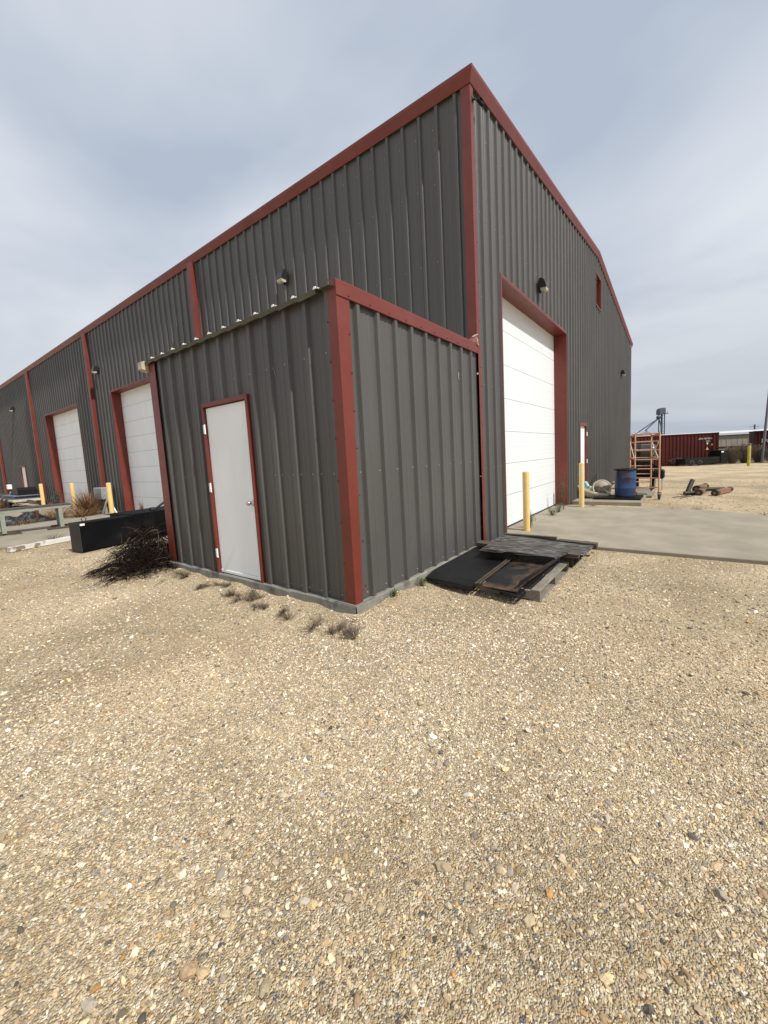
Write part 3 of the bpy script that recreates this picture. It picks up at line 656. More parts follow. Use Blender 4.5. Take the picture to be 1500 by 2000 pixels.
# ================================================================== BOLLARDS
def bollard(x,y,z,h,r,label,worn=False,group='yellow bollards by the warehouse doors',name='bollard'):
    t=thing(name,label,'bollard',(x,y,z),group)
    m=MB(); m.lathe([(r,-.02),(r,h-.02),(r*.97,h-.005)],c=(x,y,z),seg=28); m.build('post',M['yellow_worn'] if worn else M['yellow'],t)
    m=MB(); m.lathe([(r*.97,h-.005),(r*.8,h+.006),(0,h+.012)],c=(x,y,z),seg=28); m.build('cap',M['cap'],t)
    return t
bollard(1.62,-.17,.055,1.10,.062,'pale yellow bollard in front of the gable door, beside the pallets')
bollard(5.10,-.42,.055,1.10,.062,'yellow bollard with worn white top in front of the small gable door',True)
bollard(-.55,13.5,.05,1.12,.072,'yellow bollard beside the nearer long-wall roll-up door and white trestle')
bollard(-.25,18.6,.05,1.10,.072,'yellow bollard with green weeds before the farther roll-up door')
bollard(-.62,21.6,.05,1.10,.072,'farthest yellow bollard on the left, behind the pale green bench')

# ================================================================== PALLETS, SHEETS, BOARDS
def pallet(name,label,x0,x1,y0,y1,wm,ndeck=7,z0=.0):
    t=thing(name,label,'pallet',(x0,y0,z0),'wooden pallets beside the shed')
    for k in range(3):
        xc=x0+.022+(x1-x0-.044)*k/2; m=MB(); L=y1-y0
        pr=[(0,.016),(0,.105),(L,.105),(L,.016),(L*.84,.016),(L*.82,.05),(L*.62,.05),(L*.60,.016),(L*.40,.016),(L*.38,.05),(L*.18,.05),(L*.16,.016)]
        m.prism(pr,(xc-.019,y0,z0),(0,1,0),(0,0,1),(1,0,0),.038); m.build('stringer',wm,t)
    for k in range(ndeck):
        yc=y0+.045+(y1-y0-.09)*k/(ndeck-1); m=MB(); a=random.uniform(-.004,.004)
        m.box((x0+random.uniform(-.012,.008),yc-.046+a,z0+.1055),(x1+random.uniform(-.01,.01),yc+.046+a,z0+.123),.002); m.build('deck_board',wm,t)
    for k in range(3):
        yc=y0+.05+(y1-y0-.10)*k/2; m=MB(); m.box((x0,yc-.05,z0+.0),(x1,yc+.05,z0+.0155)); m.build('bottom_board',wm,t)
    return t
pallet('wooden_pallet','weathered grey wooden pallet under the black steel sheets',-1.70,-.50,-1.40,-.30,M['greywood'])
pallet('wooden_pallet','dark wooden pallet under the charred boards, next to the concrete apron',-.28,.80,-1.40,-.22,M['darkwood'])
def sheet(name,label,cat,pts,th,m,group=None):
    """bent thin plate through a grid of points rows x cols"""
    r=len(pts);c=len(pts[0]); top=[Vector(p) for row in pts for p in row]; bot=[p-Vector((0,0,th)) for p in top]; n=len(top)
    fs=[]
    for i in range(r-1):
        for j in range(c-1):
            a=i*c+j; q=(a,a+1,a+c+1,a+c); fs.append(q); fs.append(tuple(n+k for k in q[::-1]))
    rim=[j for j in range(c)]+[i*c+c-1 for i in range(1,r)]+[(r-1)*c+j for j in range(c-2,-1,-1)]+[i*c for i in range(r-2,0,-1)]
    for a,b in zip(rim,rim[1:]+rim[:1]): fs.append((a,n+a,n+b,b))
    mb=MB(); mb.mesh(top+bot,fs); o=mb.build(name,m); tag(o,label,cat,group); return o
def gridpts(a,b,c,d,nu,nv,fn=lambda u,v:0):
    a,b,c,d=map(Vector,(a,b,c,d)); out=[]
    for i in range(nu+1):
        u=i/nu; out.append([(a.lerp(b,u)).lerp(d.lerp(c,u),j/nv)+Vector((0,0,fn(u,j/nv))) for j in range(nv+1)])
    return out
# a=front-left(near wall) ... front edge is at -x
o=sheet('steel_sheet','flat black steel sheet nearest the shed wall, drooping front edge','steel sheet',
   gridpts((-1.80,-.09,.145),(-.20,-.10,.18),(-.45,-.78,.175),(-1.86,-.74,.145),10,5,lambda u,v:-.035*max(0,.12-u)/.12+.006*math.sin(5*v+3*u)),.005,M['blacksteel'])
m=MB(); m.mesh([(-1.805,-.09,.107),(-1.865,-.74,.107),(-1.868,-.74,.066),(-1.808,-.09,.071)],[(0,1,2,3)]); m.build('front_lip',M['blacksteel'],o)
m=MB(); m.beam((-1.86,-.765,.150),(-.72,-.77,.20),.018,.012); m.beam((-1.84,-.800,.150),(-.72,-.805,.198),.016,.012); m.build('edge_strip',M['brownwood'],o)
o=sheet('steel_sheet','black steel tray with rusty brown floor and raised right edge on the pallet','steel sheet',
   gridpts((-1.84,-.83,.165),(-.55,-.84,.185),(-.62,-1.33,.195),(-1.85,-1.215,.162),10,5,lambda u,v:-.035*max(0,.15-u)/.15),.006,M['rust'])
m=MB(); e0=(-1.80,-1.205,.165); e1=(-.62,-1.33,.196); e2=(-.64,-1.39,.275); e3=(-1.80,-1.235,.238); k=Vector((0,-.006,0))
q=[Vector(p) for p in (e0,e1,e2,e3)]; q2=[p+k for p in q]; m.mesh(q+q2,[(0,1,2,3),(7,6,5,4),(0,4,5,1),(1,5,6,2),(2,6,7,3),(3,7,4,0)]); m.build('raised_edge',M['blacksteel'],o)
o=sheet('steel_sheet','bent black steel plate lowest in the pile, under the rusty tray','steel sheet',
   gridpts((-1.83,-.82,.128),(-.5,-.86,.146),(-.55,-1.31,.146),(-1.90,-1.24,.128),8,4,lambda u,v:-.028*max(0,.2-u)/.2*v),.006,M['blacksteel'])
m=MB(); m.mesh([(-1.90,-1.24,.095),(-.55,-1.31,.140),(-.55,-1.318,.128),(-1.885,-1.252,.055)],[(0,3,2,1)]); m.build('bent_edge',M['blacksteel'],o)
def board(label,pts,th,m,name='charred_board',cat='board'):
    return sheet(name,label,cat,pts,th,m)
board('charred plywood board lying across the black trays, swirly grey grain',gridpts((-.95,-.40,.285),(-.56,-.36,.275),(-.60,-1.43,.285),(-.97,-1.36,.290),4,10,lambda u,v:.012*math.sin(3*v)),.022,M['charred'])
board('long dark brown timber lying between the two charred boards',gridpts((-.50,-.14,.262),(-.31,-.12,.262),(-.43,-1.52,.25),(-.60,-1.54,.25),2,8),.05,M['brownwood'],'timber_plank','plank')
board('second charred board with straight grey grain, behind the brown timber',gridpts((-.27,-.18,.205),(.36,-.22,.215),(.22,-1.56,.20),(-.36,-1.54,.195),5,10,lambda u,v:.008*math.sin(4*v+u)),.02,M['charred'])
board('short dark timber standing on edge at the back of the pallet',gridpts((.40,-.20,.23),(.47,-.20,.23),(.45,-1.02,.235),(.38,-1.02,.235),1,4),.09,M['brownwood'],'timber_plank','plank')
board('grey plank lying on the dark pallet closest to the bollard',gridpts((.56,-.28,.185),(.70,-.28,.185),(.68,-.92,.19),(.54,-.92,.19),1,4),.06,M['greywood'],'timber_plank','plank')
board('dark plank at the outer back corner of the pallet, beside the apron',gridpts((.36,-1.04,.20),(.48,-1.04,.20),(.44,-1.58,.195),(.32,-1.58,.195),1,4),.075,M['brownwood'],'timber_plank','plank')

# ================================================================== RIGHT SIDE CLUTTER
bx,by=6.72,-1.10
t=thing('plastic_pallet','low black plastic pallet under the blue drum','pallet',(bx,by,.10))
m=MB(); 
for k in range(8): m.box((bx-.42+k*.11,by-.50,.14),(bx-.42+k*.11+.085,by+.62,.155))
m.box((bx-.42,by-.50,.125),(bx+.435,by+.62,.1395)); m.build('deck',M['black'],t)
for i in range(3):
    for j in range(4):
        m=MB(); m.box((bx-.42+i*.375,by-.50+j*.335,.1005),(bx-.32+i*.375,by-.39+j*.335,.1245)); m.build('foot',M['black'],t)
t=thing('plastic_drum','blue plastic drum with black rim standing on the pallet','drum',(bx,by-.1,.156))
m=MB(); c=(bx,by-.10,.156)
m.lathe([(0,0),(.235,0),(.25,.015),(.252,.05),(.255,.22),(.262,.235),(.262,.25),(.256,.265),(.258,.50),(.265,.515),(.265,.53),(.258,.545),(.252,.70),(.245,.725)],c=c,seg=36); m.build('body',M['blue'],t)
m=MB(); m.lathe([(.2455,.722),(.285,.728),(.29,.74),(.288,.76),(.24,.763),(.235,.735),(0,.73)],c=c,seg=36); m.build('rim',M['black'],t)
# cream tub and lid
def shell(name,label,cat,loc,rx,ry,h,th,rot,m):
    o=MB(); vs=[];n=20;kk=6
    prof=[(1,.0+1),(1.0,.7),(.92,.35),(.7,.08),(.35,0),(0,0)]
    for (r,z) in prof:
        for k in range(n): a=2*math.pi*k/n; vs.append(Vector((rx*r*math.cos(a),ry*r*math.sin(a),h*z)))
    inn=[Vector((v.x*(1-th/rx),v.y*(1-th/ry),v.z+th*.5 if v.z<h*.99 else v.z)) for v in vs]
    T=Matrix.Translation(loc)@rot; N=len(vs)
    fs=[]
    for i in range(len(prof)-1):
        for k in range(n):
            k2=(k+1)%n; fs.append((i*n+k,(i+1)*n+k,(i+1)*n+k2,i*n+k2)); fs.append(tuple(N+j for j in (i*n+k,i*n+k2,(i+1)*n+k2,(i+1)*n+k)))
    for k in range(n): k2=(k+1)%n; fs.append((k,k2,N+k2,N+k))
    o.mesh([T@v for v in vs+inn],fs,True); ob=o.build(name,m); return tag(ob,label,cat)
shell('plastic_tub','long cream plastic tub lying open on the concrete pad','tub',(6.75,-.36,.115),.26,.44,.24,.012,Matrix.Rotation(R(14),4,'Z')@Matrix.Rotation(R(14),4,'X')@Matrix.Rotation(R(-12),4,'Y'),M['cream'])
t=thing('drum_lid','round cream drum lid leaning on the tub by the wall','lid',(7.0,-.62,.12))
T=Matrix.Translation((6.98,-.58,.36))@Matrix.Rotation(R(26),4,'X')@Matrix.Rotation(R(-66),4,'Y')
m=MB(); m.lathe([(.205,.012),(.225,.02),(.245,.02),(.25,.0),(.25,-.025),(.24,-.025),(.235,.005),(.205,.004)],seg=32,mtx=T); m.build('rim',M['cream'],t)
m=MB(); m.lathe([(0,.002),(.10,.004),(.204,.006),(.204,.014),(0,.014)],seg=32,mtx=T); m.build('disc',M['lidface'],t)
m=MB(); m.lathe([(0,0),(.055,0),(.06,.02),(.06,.14),(.045,.17),(.03,.175),(0,.175)],seg=16,mtx=Matrix.Translation((6.70,-.26,.40))@Matrix.Rotation(R(35),4,'Y')@Matrix.Rotation(R(-25),4,'X')); o=m.build('plastic_jug',M['teal']); tag(o,'pale teal plastic jug sitting in the cream tub','jug')
m=MB(); m.lathe([(.024,.1755),(.03,.176),(.03,.20),(0,.205)],seg=12,mtx=Matrix.Translation((6.70,-.26,.40))@Matrix.Rotation(R(35),4,'Y')@Matrix.Rotation(R(-25),4,'X')); m.build('jug_cap',M['foam'],o)
m=MB(); m.beam((6.9,-.52,.16),(7.5,-.80,.46),.10,.03); o=m.build('wooden_board',M['brownwood']); tag(o,'short brown board propped between the lid and the blue drum','board')
m=MB(); m.beam((6.6,-.18,.115),(6.75,-.62,.3),.02,.16,(1,0,.3)); o=m.build('rusty_panel',M['rustweed']); tag(o,'small rusty brown panel inside the cream tub','panel')
# scaffold
sc=thing('scaffold','orange steel rolling scaffold with ladder ends beside the blue drum','scaffold',(7.4,-1.9,0))
def scaf_post(x,y,z0,z1):
    m=MB(); m.tube([(x,y,z0),(x,y,z1)],.022,10); return m.build('post',M['orange'],sc)
NR=(7.42,-1.94);NL=(7.42,-1.36);FR=(9.35,-1.62);FL=(9.35,-1.04)
for (a,b) in (NR,NL,FR,FL):
    scaf_post(a,b,.20,1.86)
    m=MB(); m.lathe([(0,-.035),(.06,-.03),(.085,-.02),(.085,.02),(.06,.03),(0,.035)],seg=18,mtx=Matrix.Translation((a,b-.01,.087))@Matrix.Rotation(R(90),4,'X'))
    m.box((a-.03,b-.055,.09),(a+.03,b-.048,.20)); m.box((a-.03,b+.028,.09),(a+.03,b+.035,.20)); m.box((a-.035,b-.06,.185),(a+.035,b+.04,.205)); m.build('caster',M['rubber'],sc)
for P,Q in ((NR,NL),(FR,FL)):
    for z in (.34,.60,.86,1.12,1.38,1.62,1.84):
        m=MB(); m.tube([(*P,z),(*Q,z)],.016,8); m.build('rung',M['orange'],sc)
for P,Q in ((NR,FR),(NL,FL)):
    for z in (1.80,1.13):
        m=MB(); m.beam((*P,z),(*Q,z),.025,.05); m.build('side_rail',M['orange'],sc)
for a,b in (((NR[0]+.05,NR[1],1.05),(FR[0]-.5,FR[1]-.05,1.60)),((NL[0]+.05,NL[1],1.05),(FL[0]-.5,FL[1]-.05,1.60)),((NR[0]+.5,NR[1]+.05,1.6),(FR[0],FR[1],1.1))):
    m=MB(); m.beam(a,b,.02,.03); m.build('brace',M['brace'],sc)
# black machine behind the scaffold
pw=thing('pressure_washer','black tank machine with a small engine behind the orange scaffold','machine',(10.4,-1.4,0))
T=Matrix.Translation((10.5,-1.36,1.27))@Matrix.Rotation(R(90),4,'X')
m=MB(); m.lathe([(0,-.36),(.15,-.35),(.24,-.31),(.275,-.25),(.28,-.12),(.284,-.115),(.284,-.09),(.28,-.085),(.28,.22),(.25,.29),(.15,.33),(0,.34)],seg=28,mtx=T); m.build('tank',M['shiny'],pw)
m=MB()
for y in (-1.56,-1.12):
    for x in (10.25,10.75): m.beam((x,y,.12),(x,y,1.05),.05,.05)
    m.beam((10.25,y,1.03),(10.75,y,1.03),.05,.05)
m.box((10.1,-1.62,.40),(10.85,-1.04,.47)); m.build('frame',M['black'],pw)
m=MB(); m.box((10.2,-1.6,.48),(10.8,-1.06,.98),.03); m.box((10.18,-1.45,.55),(10.199,-1.2,.9)); m.build('motor_box',M['black'],pw)
m=MB(); m.box((10.05,-1.95,.38),(10.5,-1.63,.68),.04); m.lathe([(0,0),(.13,0),(.14,.02),(.14,.10),(.11,.13),(0,.14)],c=(10.28,-1.72,.67),seg=16)
for z in (.44,.49,.54,.59): m.box((10.04,-1.90,z),(10.0495,-1.70,z+.02))
m.tube([(10.15,-1.78,.78),(10.2,-1.62,.86),(10.3,-1.5,.80)],.03,8); m.build('engine',M['black'],pw)
for y in (-1.88,-1.68):
    m=MB(); m.beam((10.2,y,.0),(10.25,y,.38),.035,.035); m.build('leg',M['brace'],pw)
for y in (-1.62,-1.12):
    m=MB(); m.lathe([(.10,-.05),(.17,-.06),(.20,-.04),(.20,.04),(.17,.06),(.10,.05),(.10,-.05)],seg=22,mtx=Matrix.Translation((10.5,y,.205))@Matrix.Rotation(R(90),4,'X')); m.build('wheel',M['rubber'],pw)
# flat grey boards on the ground by the scaffold
m=MB(); m.box((7.75,-1.75,.0),(9.2,-.75,.06)); m.box((7.95,-1.62,.061),(9.6,-.9,.11)); o=m.build('stacked_board',M['greywood']); tag(o,'grey boards lying flat on the gravel under the scaffold','boards')
# posts and pipe lying on the gravel
def lying_post(p,q,r,label,capm=True,rad2=1.25):
    p=Vector(p);q=Vector(q); t=thing('wooden_post',label,'post',(p.x,p.y,0),'timber posts with black sleeves on the gravel')
    d=(q-p).normalized(); L=(q-p).length
    m=MB(); m.beam(p+d*.14,q-d*.10,r*1.7,r*1.7); m.build('timber',M['postwood'],t)
    m=MB(); m.tube([p,p+d*.05,p+d*.22],[r*rad2,r*rad2,r*1.1],14); m.build('sleeve',M['postblack'],t)
    m=MB(); m.tube([q-d*.13,q],[r*1.1,r*1.1],14); m.build('sleeve',M['postblack'],t)
    m=MB(); m.tube([p-d*.004,p-d*.0005],[r*.55,r*.55],10); m.build('end_grain',M['postwood'],t)
lying_post((8.55,-2.84,.085),(9.35,-2.98,.085),.075,'orange timber post with a round black sleeve, front left of the ground pile')
lying_post((8.48,-3.20,.085),(9.70,-3.62,.085),.07,'long orange timber post with black ends, on the right of the ground pile')
lying_post((9.45,-2.80,.10),(10.5,-3.05,.10),.09,'thick orange timber post at the back of the ground pile')
m=MB(); m.tube([(8.70,-2.58,.05),(8.80,-2.62,.20),(8.95,-2.70,.42)],[.062,.06,.058],12); m.tube([(8.60,-2.50,.06),(8.75,-2.80,.06)],.055,10); o=m.build('black_pipe',M['postblack']); tag(o,'bent black pipe standing tilted up from the ground pile','pipe')
m=MB(); m.tube([(8.5,-2.62,.012),(8.2,-2.45,.012),(7.9,-2.25,.012)],.01,6); m.tube([(8.4,-2.72,.012),(8.0,-2.5,.012),(7.7,-2.42,.012)],.01,6); o=m.build('steel_rod',M['rubber']); tag(o,'thin dark rods lying on the gravel beside the black pipe','rod')
m=MB(); m.tube([(9.75,-2.95,.07),(10.0,-3.5,.07)],.055,10); o=m.build('black_pipe',M['postblack']); tag(o,'short black pipe lying across the orange timbers','pipe')

# ================================================================== FAR BACKGROUND
def text_mesh(body,size,M4,m,name,parent,ext=.002):
    cu=bpy.data.curves.new('txt','FONT'); cu.body=body; cu.size=size; cu.extrude=ext
    ob=bpy.data.objects.new('txt',cu); COL.objects.link(ob); dg=bpy.context.evaluated_depsgraph_get(); dg.update()
    me=bpy.data.meshes.new_from_object(ob.evaluated_get(dg)); bpy.data.objects.remove(ob); me.transform(M4); me.materials.clear(); me.materials.append(m)
    o=bpy.data.objects.new(name,me); COL.objects.link(o); o.parent=parent; return o
def container(name,label,loc,ang,L,Hc,Wc,m,writing=None):
    """long side facing local -y; right end at local x=0, runs to -L"""
    t=thing(name,label,'container',loc)
    t.rotation_euler=(0,0,ang)
    b=MB(); n=int(L/.28)
    prof=[]
    x=-.08
    while x>-L+.2:
        prof+=[(x,.0),(x-.07,.0),(x-.105,.036),(x-.175,.036)]; x-=.21+.07
    prof.append((-L+.1,0))
    z0,z1=.16,Hc-.10
    vs=[];
    for (px,py) in prof: vs+=[(px,py+.02,z0),(px,py+.02,z1)]
    b.mesh(vs,[(2*i,2*i+1,2*i+3,2*i+2) for i in range(len(prof)-1)])
    b.box((-L,Wc-.02,z0),(0,Wc,z1)); b.box((-L,.08,z0),(-L+.03,Wc-.08,z1)); b.build('side_panel',m,t,shift=False)
    b=MB(); b.box((-L,0,Hc-.10),(0,Wc,Hc-.03),.01); b.box((-L+.05,.05,Hc-.029),(-.05,Wc-.05,Hc-.01)); b.build('top_rail',m,t,shift=False)
    b=MB(); b.box((-L,0,.0),(0,Wc,.158)); b.build('bottom_rail',m,t,shift=False)
    for xx in (-.075,-L):
        for yy in (0,Wc-.075):
            b=MB(); b.box((xx,yy-.004,.1585),(xx+.075,yy+.075,Hc-.1005)); b.box((xx-.04,yy-.008,Hc-.115),(xx+.079,yy+.08,Hc)); b.build('corner_post',m,t,shift=False)
    b=MB(); b.box((-.035,.08,.16),(-.02,Wc-.08,Hc-.101)); 
    for yy in (.35,.75,Wc-.75,Wc-.35): b.tube([(.0,yy,.2),(.0,yy,Hc-.15)],.02,6)
    b.build('door',m,t,shift=False)
    if writing: writing(t)
    return t
def marks(t):
    Rx=Matrix.Rotation(R(90),4,'X')
    text_mesh('JSSU 108 485 0',.165,Matrix.Translation((-1.55,.012,1.93))@Rx,M['lettering'],'serial_number',t)
    text_mesh('22G1',.15,Matrix.Translation((-1.0,.012,1.74))@Rx,M['lettering'],'type_code',t)
    b=MB(); b.prism([(-.085,.11),(.085,.11),(0,-.08)],(-.88,.004,1.56),(1,0,0),(0,0,1),(0,1,0),.008); b.build('caution_mark',M['lettering'],t,shift=False)
    for (x,z,s) in ((-.88,1.22,.12),(-.52,1.52,.09)):
        b=MB(); b.prism([(-s,-s*.8),(s,-s*.8),(0,s)],(x,.004,z),(1,0,0),(0,0,1),(0,1,0),.008); b.build('warning_triangle',M['warn'],t,shift=False)
ang=math.atan2(-.80,.60)
container('shipping_container','dark red corrugated shipping container with white serial letters',(33.6,-4.42,-.24),ang,12.2,2.42,2.44,M['cont'],marks)
def marks2(t):
    text_mesh('INTL',.62,Matrix.Translation((-5.55,.012,1.32))@Matrix.Rotation(R(90),4,'X'),M['lettering'],'lettering',t)
container('shipping_container','second red container half cut by the right edge, big white letters',(48.5,-13.94,-.24),-1.50,6.1,2.55,2.4,M['cont'],marks2)
# black trailer bed in front of the first container
tb=thing('trailer_bed','low black trailer bed with upright headboard in front of the red container','trailer',(31,-3.4,-.2))
dirx=Vector((math.cos(ang),math.sin(ang),0)); nrm=Vector((dirx.y,-dirx.x,0)); base=Vector((32.2,-4.15,-.21))
Mx=Matrix(((dirx.x,-nrm.x*-1*-1,0,base.x),(dirx.y,-nrm.y,0,base.y),(0,0,1,base.z),(0,0,0,1)))
m=MB(); m.box((-2.6,-.5,.12),(-.02,.5,.52),.02,Mx); m.box((-2.6,-.5,.53),(-.02,-.44,.60),0,Mx); m.build('deck',M['black'],tb)
m=MB(); m.box((-.0,-.55,.08),(.52,.55,1.05),.03,Mx); m.build('headboard',M['black'],tb)
m=MB(); m.box((.02,-.562,.88),(.2,-.552,.96),0,Mx); m.build('tag_plate',M['foam'],tb)
for xx in (-2.1,-1.5):
    m=MB(); m.lathe([(.08,-.06),(.19,-.07),(.21,-.04),(.21,.04),(.19,.07),(.08,.06)],seg=16,mtx=Mx@Matrix.Translation((xx,-.45,.21))@Matrix.Rotation(R(90),4,'X')); m.build('wheel',M['rubber'],tb)
# long tan building
fb=thing('metal_building','long low tan metal building with white roof edge behind the containers','building',(92,-30,0))
q0=Vector((94,10,-.3)); dd=Vector((.44,-.898,0)); nn=Vector((.898,.44,0))
def bl(u,v,z): return q0+dd*u+nn*v+Vector((0,0,z))
m=MB(); Lb=80
m.face([bl(0,0,0),bl(Lb,0,0),bl(Lb,0,2.9),bl(0,0,2.9)]); m.face([bl(0,20,0),bl(0,0,0),bl(0,0,2.9),bl(0,20,2.9)]); m.face([bl(Lb,0,0),bl(Lb,20,0),bl(Lb,20,2.9),bl(Lb,0,2.9)])
for k in range(80): m.mesh([bl(k,-.0,.0),bl(k+.12,-.06,.0),bl(k+.24,0,.0),bl(k,-.0,2.88),bl(k+.12,-.06,2.88),bl(k+.24,0,2.88)],[(0,1,4,3),(1,2,5,4)])
m.build('wall',M['farwall'],fb)
m=MB(); m.mesh([bl(-.5,-.4,2.9),bl(Lb,-.4,2.9),bl(Lb,-.4,3.3),bl(-.5,-.4,3.3),bl(-.5,10,3.9),bl(Lb,10,3.9),bl(-.5,20,3.0),bl(Lb,20,3.0)],[(0,1,2,3),(3,2,5,4),(4,5,7,6)]); m.build('roof',M['farroof'],fb)
m=MB(); m.mesh([bl(0,-.08,.0),bl(Lb,-.08,.0),bl(Lb,-.08,.5),bl(0,-.08,.5)],[(0,1,2,3)]); m.build('base_band',M['cont'],fb)
# light pole, power pole, grey post, far bollard
fy=bollard(28.4,-5.72,-.2,1.30,.085,'far lemon yellow post beside the dry brush on the right',group=None)
for ch in fy.children: ch.data.materials[0]=M['lemon']
t=thing('light_pole','tall thin grey pole leaning slightly at the right edge','pole',(33.0,-6.86,-.2))
m=MB(); m.tube([(33.0,-6.86,-.2),(33.05,-6.98,2.4),(33.1,-7.10,5.0),(33.15,-7.2,7.5)],[.09,.08,.07,.06],10); m.build('shaft',M['pole'],t)
m=MB(); m.tube([(33.05,-7.04,3.3),(33.3,-7.5,3.25)],.03,6); m.tube([(33.03,-6.93,1.5),(33.4,-7.6,1.1)],.04,6); m.build('arm',M['pole'],t)
t=thing('utility_pole','distant wooden utility pole with two crossarms','utility pole',(160,-19,0))
m=MB(); m.tube([(156.6,-18.5,0),(156.6,-18.5,5.8)],.22,8); m.build('shaft',M['pole'],t)
for z,w in ((5.15,2.2),(4.3,1.9)):
    m=MB(); m.beam((156.6-.5*w*.6,-18.5+.8*w*.7,z),(156.6+.5*w*.6,-18.5-.8*w*.7,z),.10,.12); m.build('crossarm',M['pole'],t)
t=thing('grey_post','plain grey steel post standing in the dry brush','post',(32.3,-6.1,-.2)); m=MB(); m.tube([(32.3,-6.1,-.2),(32.3,-6.1,1.18)],.09,8); m.build('shaft',M['pole'],t)
m=MB(); m.lathe([(.09,1.181),(.06,1.22),(0,1.23)],c=(32.3,-6.1,0),seg=8); m.build('cap',M['pole'],t)
# grain elevator leg and bins (about 200 m away)
def far(px,py,d):
    v=(px-780.467)/774.491*_r2-(py-975.042)/774.491*_u2+_f
    return CAMP+v*d
el=thing('grain_elevator','distant dark steel grain elevator tower with head house and down spouts','grain elevator',tuple(far(1290,870,200)*Vector((1,1,0)) if False else (far(1290,866,200).x,far(1290,866,200).y,0)))
b0=Vector(el.location); rt=Vector((_r.x,_r.y,0)).normalized(); fw=Vector((_f.x,_f.y,0)).normalized()
px=lambda n: n*200/774.49
def EP(dx,z,dn=0): return b0+rt*px(dx)+fw*dn+Vector((0,0,z))
ztop=far(1290,797,200).z; zl=lambda y: far(1290,y,200).z
m=MB()
for dx in (0.5,7): 
    for dn in (0,1.8): m.beam(EP(dx,0,dn),EP(dx,zl(800),dn),.45,.45)
for k in range(14):
    z=.8+k*zl(800)/14; m.beam(EP(.5,z,0),EP(7,z,0),.14,.14); m.beam(EP(.5,z,0),EP(7,z+zl(800)/14*.9,1.8),.10,.10)
m.build('tower',M['tower'],el)
m=MB(); a=EP(-4,zl(810),-.6); 
m.prism([(px(-4),zl(810)),(px(7.5),zl(810)),(px(7.5),zl(797.5)),(px(0),zl(797.5)),(px(-2.5),zl(799)),(px(-4),zl(802))],b0+fw*-.6,rt,(0,0,1),fw,2.8); m.build('head_house',M['tower'],el)
m=MB(); m.beam(EP(6,zl(808.5)),EP(12.5,zl(808.5)),2.0,.3); 
for k in (9,12): m.beam(EP(k,zl(808.5)),EP(k,zl(804)),.1,.1)
m.beam(EP(7,zl(804)),EP(12.5,zl(804)),.1,.1); m.build('platform',M['tower'],el)
m=MB(); m.lathe([(.3,zl(819)),(1.1,zl(817)),(1.1,zl(814)),(.4,zl(811))],c=(EP(-4.5,0).x,EP(-4.5,0).y,0),seg=10); m.build('distributor',M['tower'],el)
def spout(x1,y1): 
    m=MB(); m.tube([EP(-4.5,zl(817)),EP(x1-1290,zl(y1))],.28,6); m.build('spout',M['tower'],el)
spout(1241.5,845); spout(1260,839.5)
m=MB(); m.tube([EP(-4.5,zl(817)),EP(0,zl(830)),EP(2,zl(842))],.3,6); m.build('spout',M['tower'],el)
def bin_(pxc,pxr,ytop,yeave,label,d=205):
    p=far(pxc,866,d); t=thing('grain_bin',label,'grain bin',(p.x,p.y,0),'pale round grain bins on the horizon')
    r=pxr*d/774.49; ze=far(pxc,yeave,d).z; zt=far(pxc,ytop,d).z
    m=MB(); pr=[(r,0)]
    k=0
    while k*1.0<ze-.5: pr+=[(r,k*1.0+.5),(r*1.01,k*1.0+.75),(r,k*1.0+1.0)]; k+=1
    pr.append((r,ze)); m.lathe(pr,c=(p.x,p.y,0),seg=28); m.build('wall',M['bin'],t)
    m=MB(); m.lathe([(r*1.04,ze-.1),(r*.5,(ze+zt)/2),(.6,zt),(.6,zt+.5),(0,zt+.6)],c=(p.x,p.y,0),seg=28); m.build('roof',M['farroof'],t)
bin_(1243,9,845.5,849,'round grain bin with white cone roof furthest left, by the warehouse corner')
bin_(1262,8.5,842.5,845.5,'tallest round grain bin with white cone roof, under the middle spout')
bin_(1289,8,844,846.5,'round grain bin behind the elevator tower base')

# ================================================================== VEGETATION helpers
def blade_mesh(mb,base,n,h,spread,w,droop=.3,twig=False,mats=1,lean=(0,0)):
    for k in range(n):
        a=random.random()*6.283; s=spread*random.random()**.7; hh=h*random.uniform(.45,1.05)
        b=Vector(base)+Vector((math.cos(a)*s*.35*random.random(),math.sin(a)*s*.35*random.random(),-.005)); b.z+=float(gz(b.x,b.y)) if base[2]==0 else 0
        tip=b+Vector((math.cos(a)*s+lean[0],math.sin(a)*s+lean[1],hh)); mid=b.lerp(tip,.55)+Vector((0,0,hh*droop*.5))
        side=Vector((-math.sin(a),math.cos(a),random.uniform(-.4,.4))).normalized()*w*random.uniform(.6,1.3)
        mb.cur=random.randrange(mats)
        mb.mesh([b-side,b+side,mid+side*.8,mid-side*.8,tip],[(0,1,2,3),(3,2,4)])
        if twig:
            for j in range(random.randint(2,5)):
                t=random.uniform(.35,.95); p=b.lerp(mid,t/.6) if t<.6 else mid.lerp(tip,(t-.6)/.4)
                d=Vector((random.gauss(0,1),random.gauss(0,1),abs(random.gauss(.3,.6)))).normalized()*h*random.uniform(.12,.3)
                mb.mesh([p,p+side*.7,p+d],[(0,1,2)])
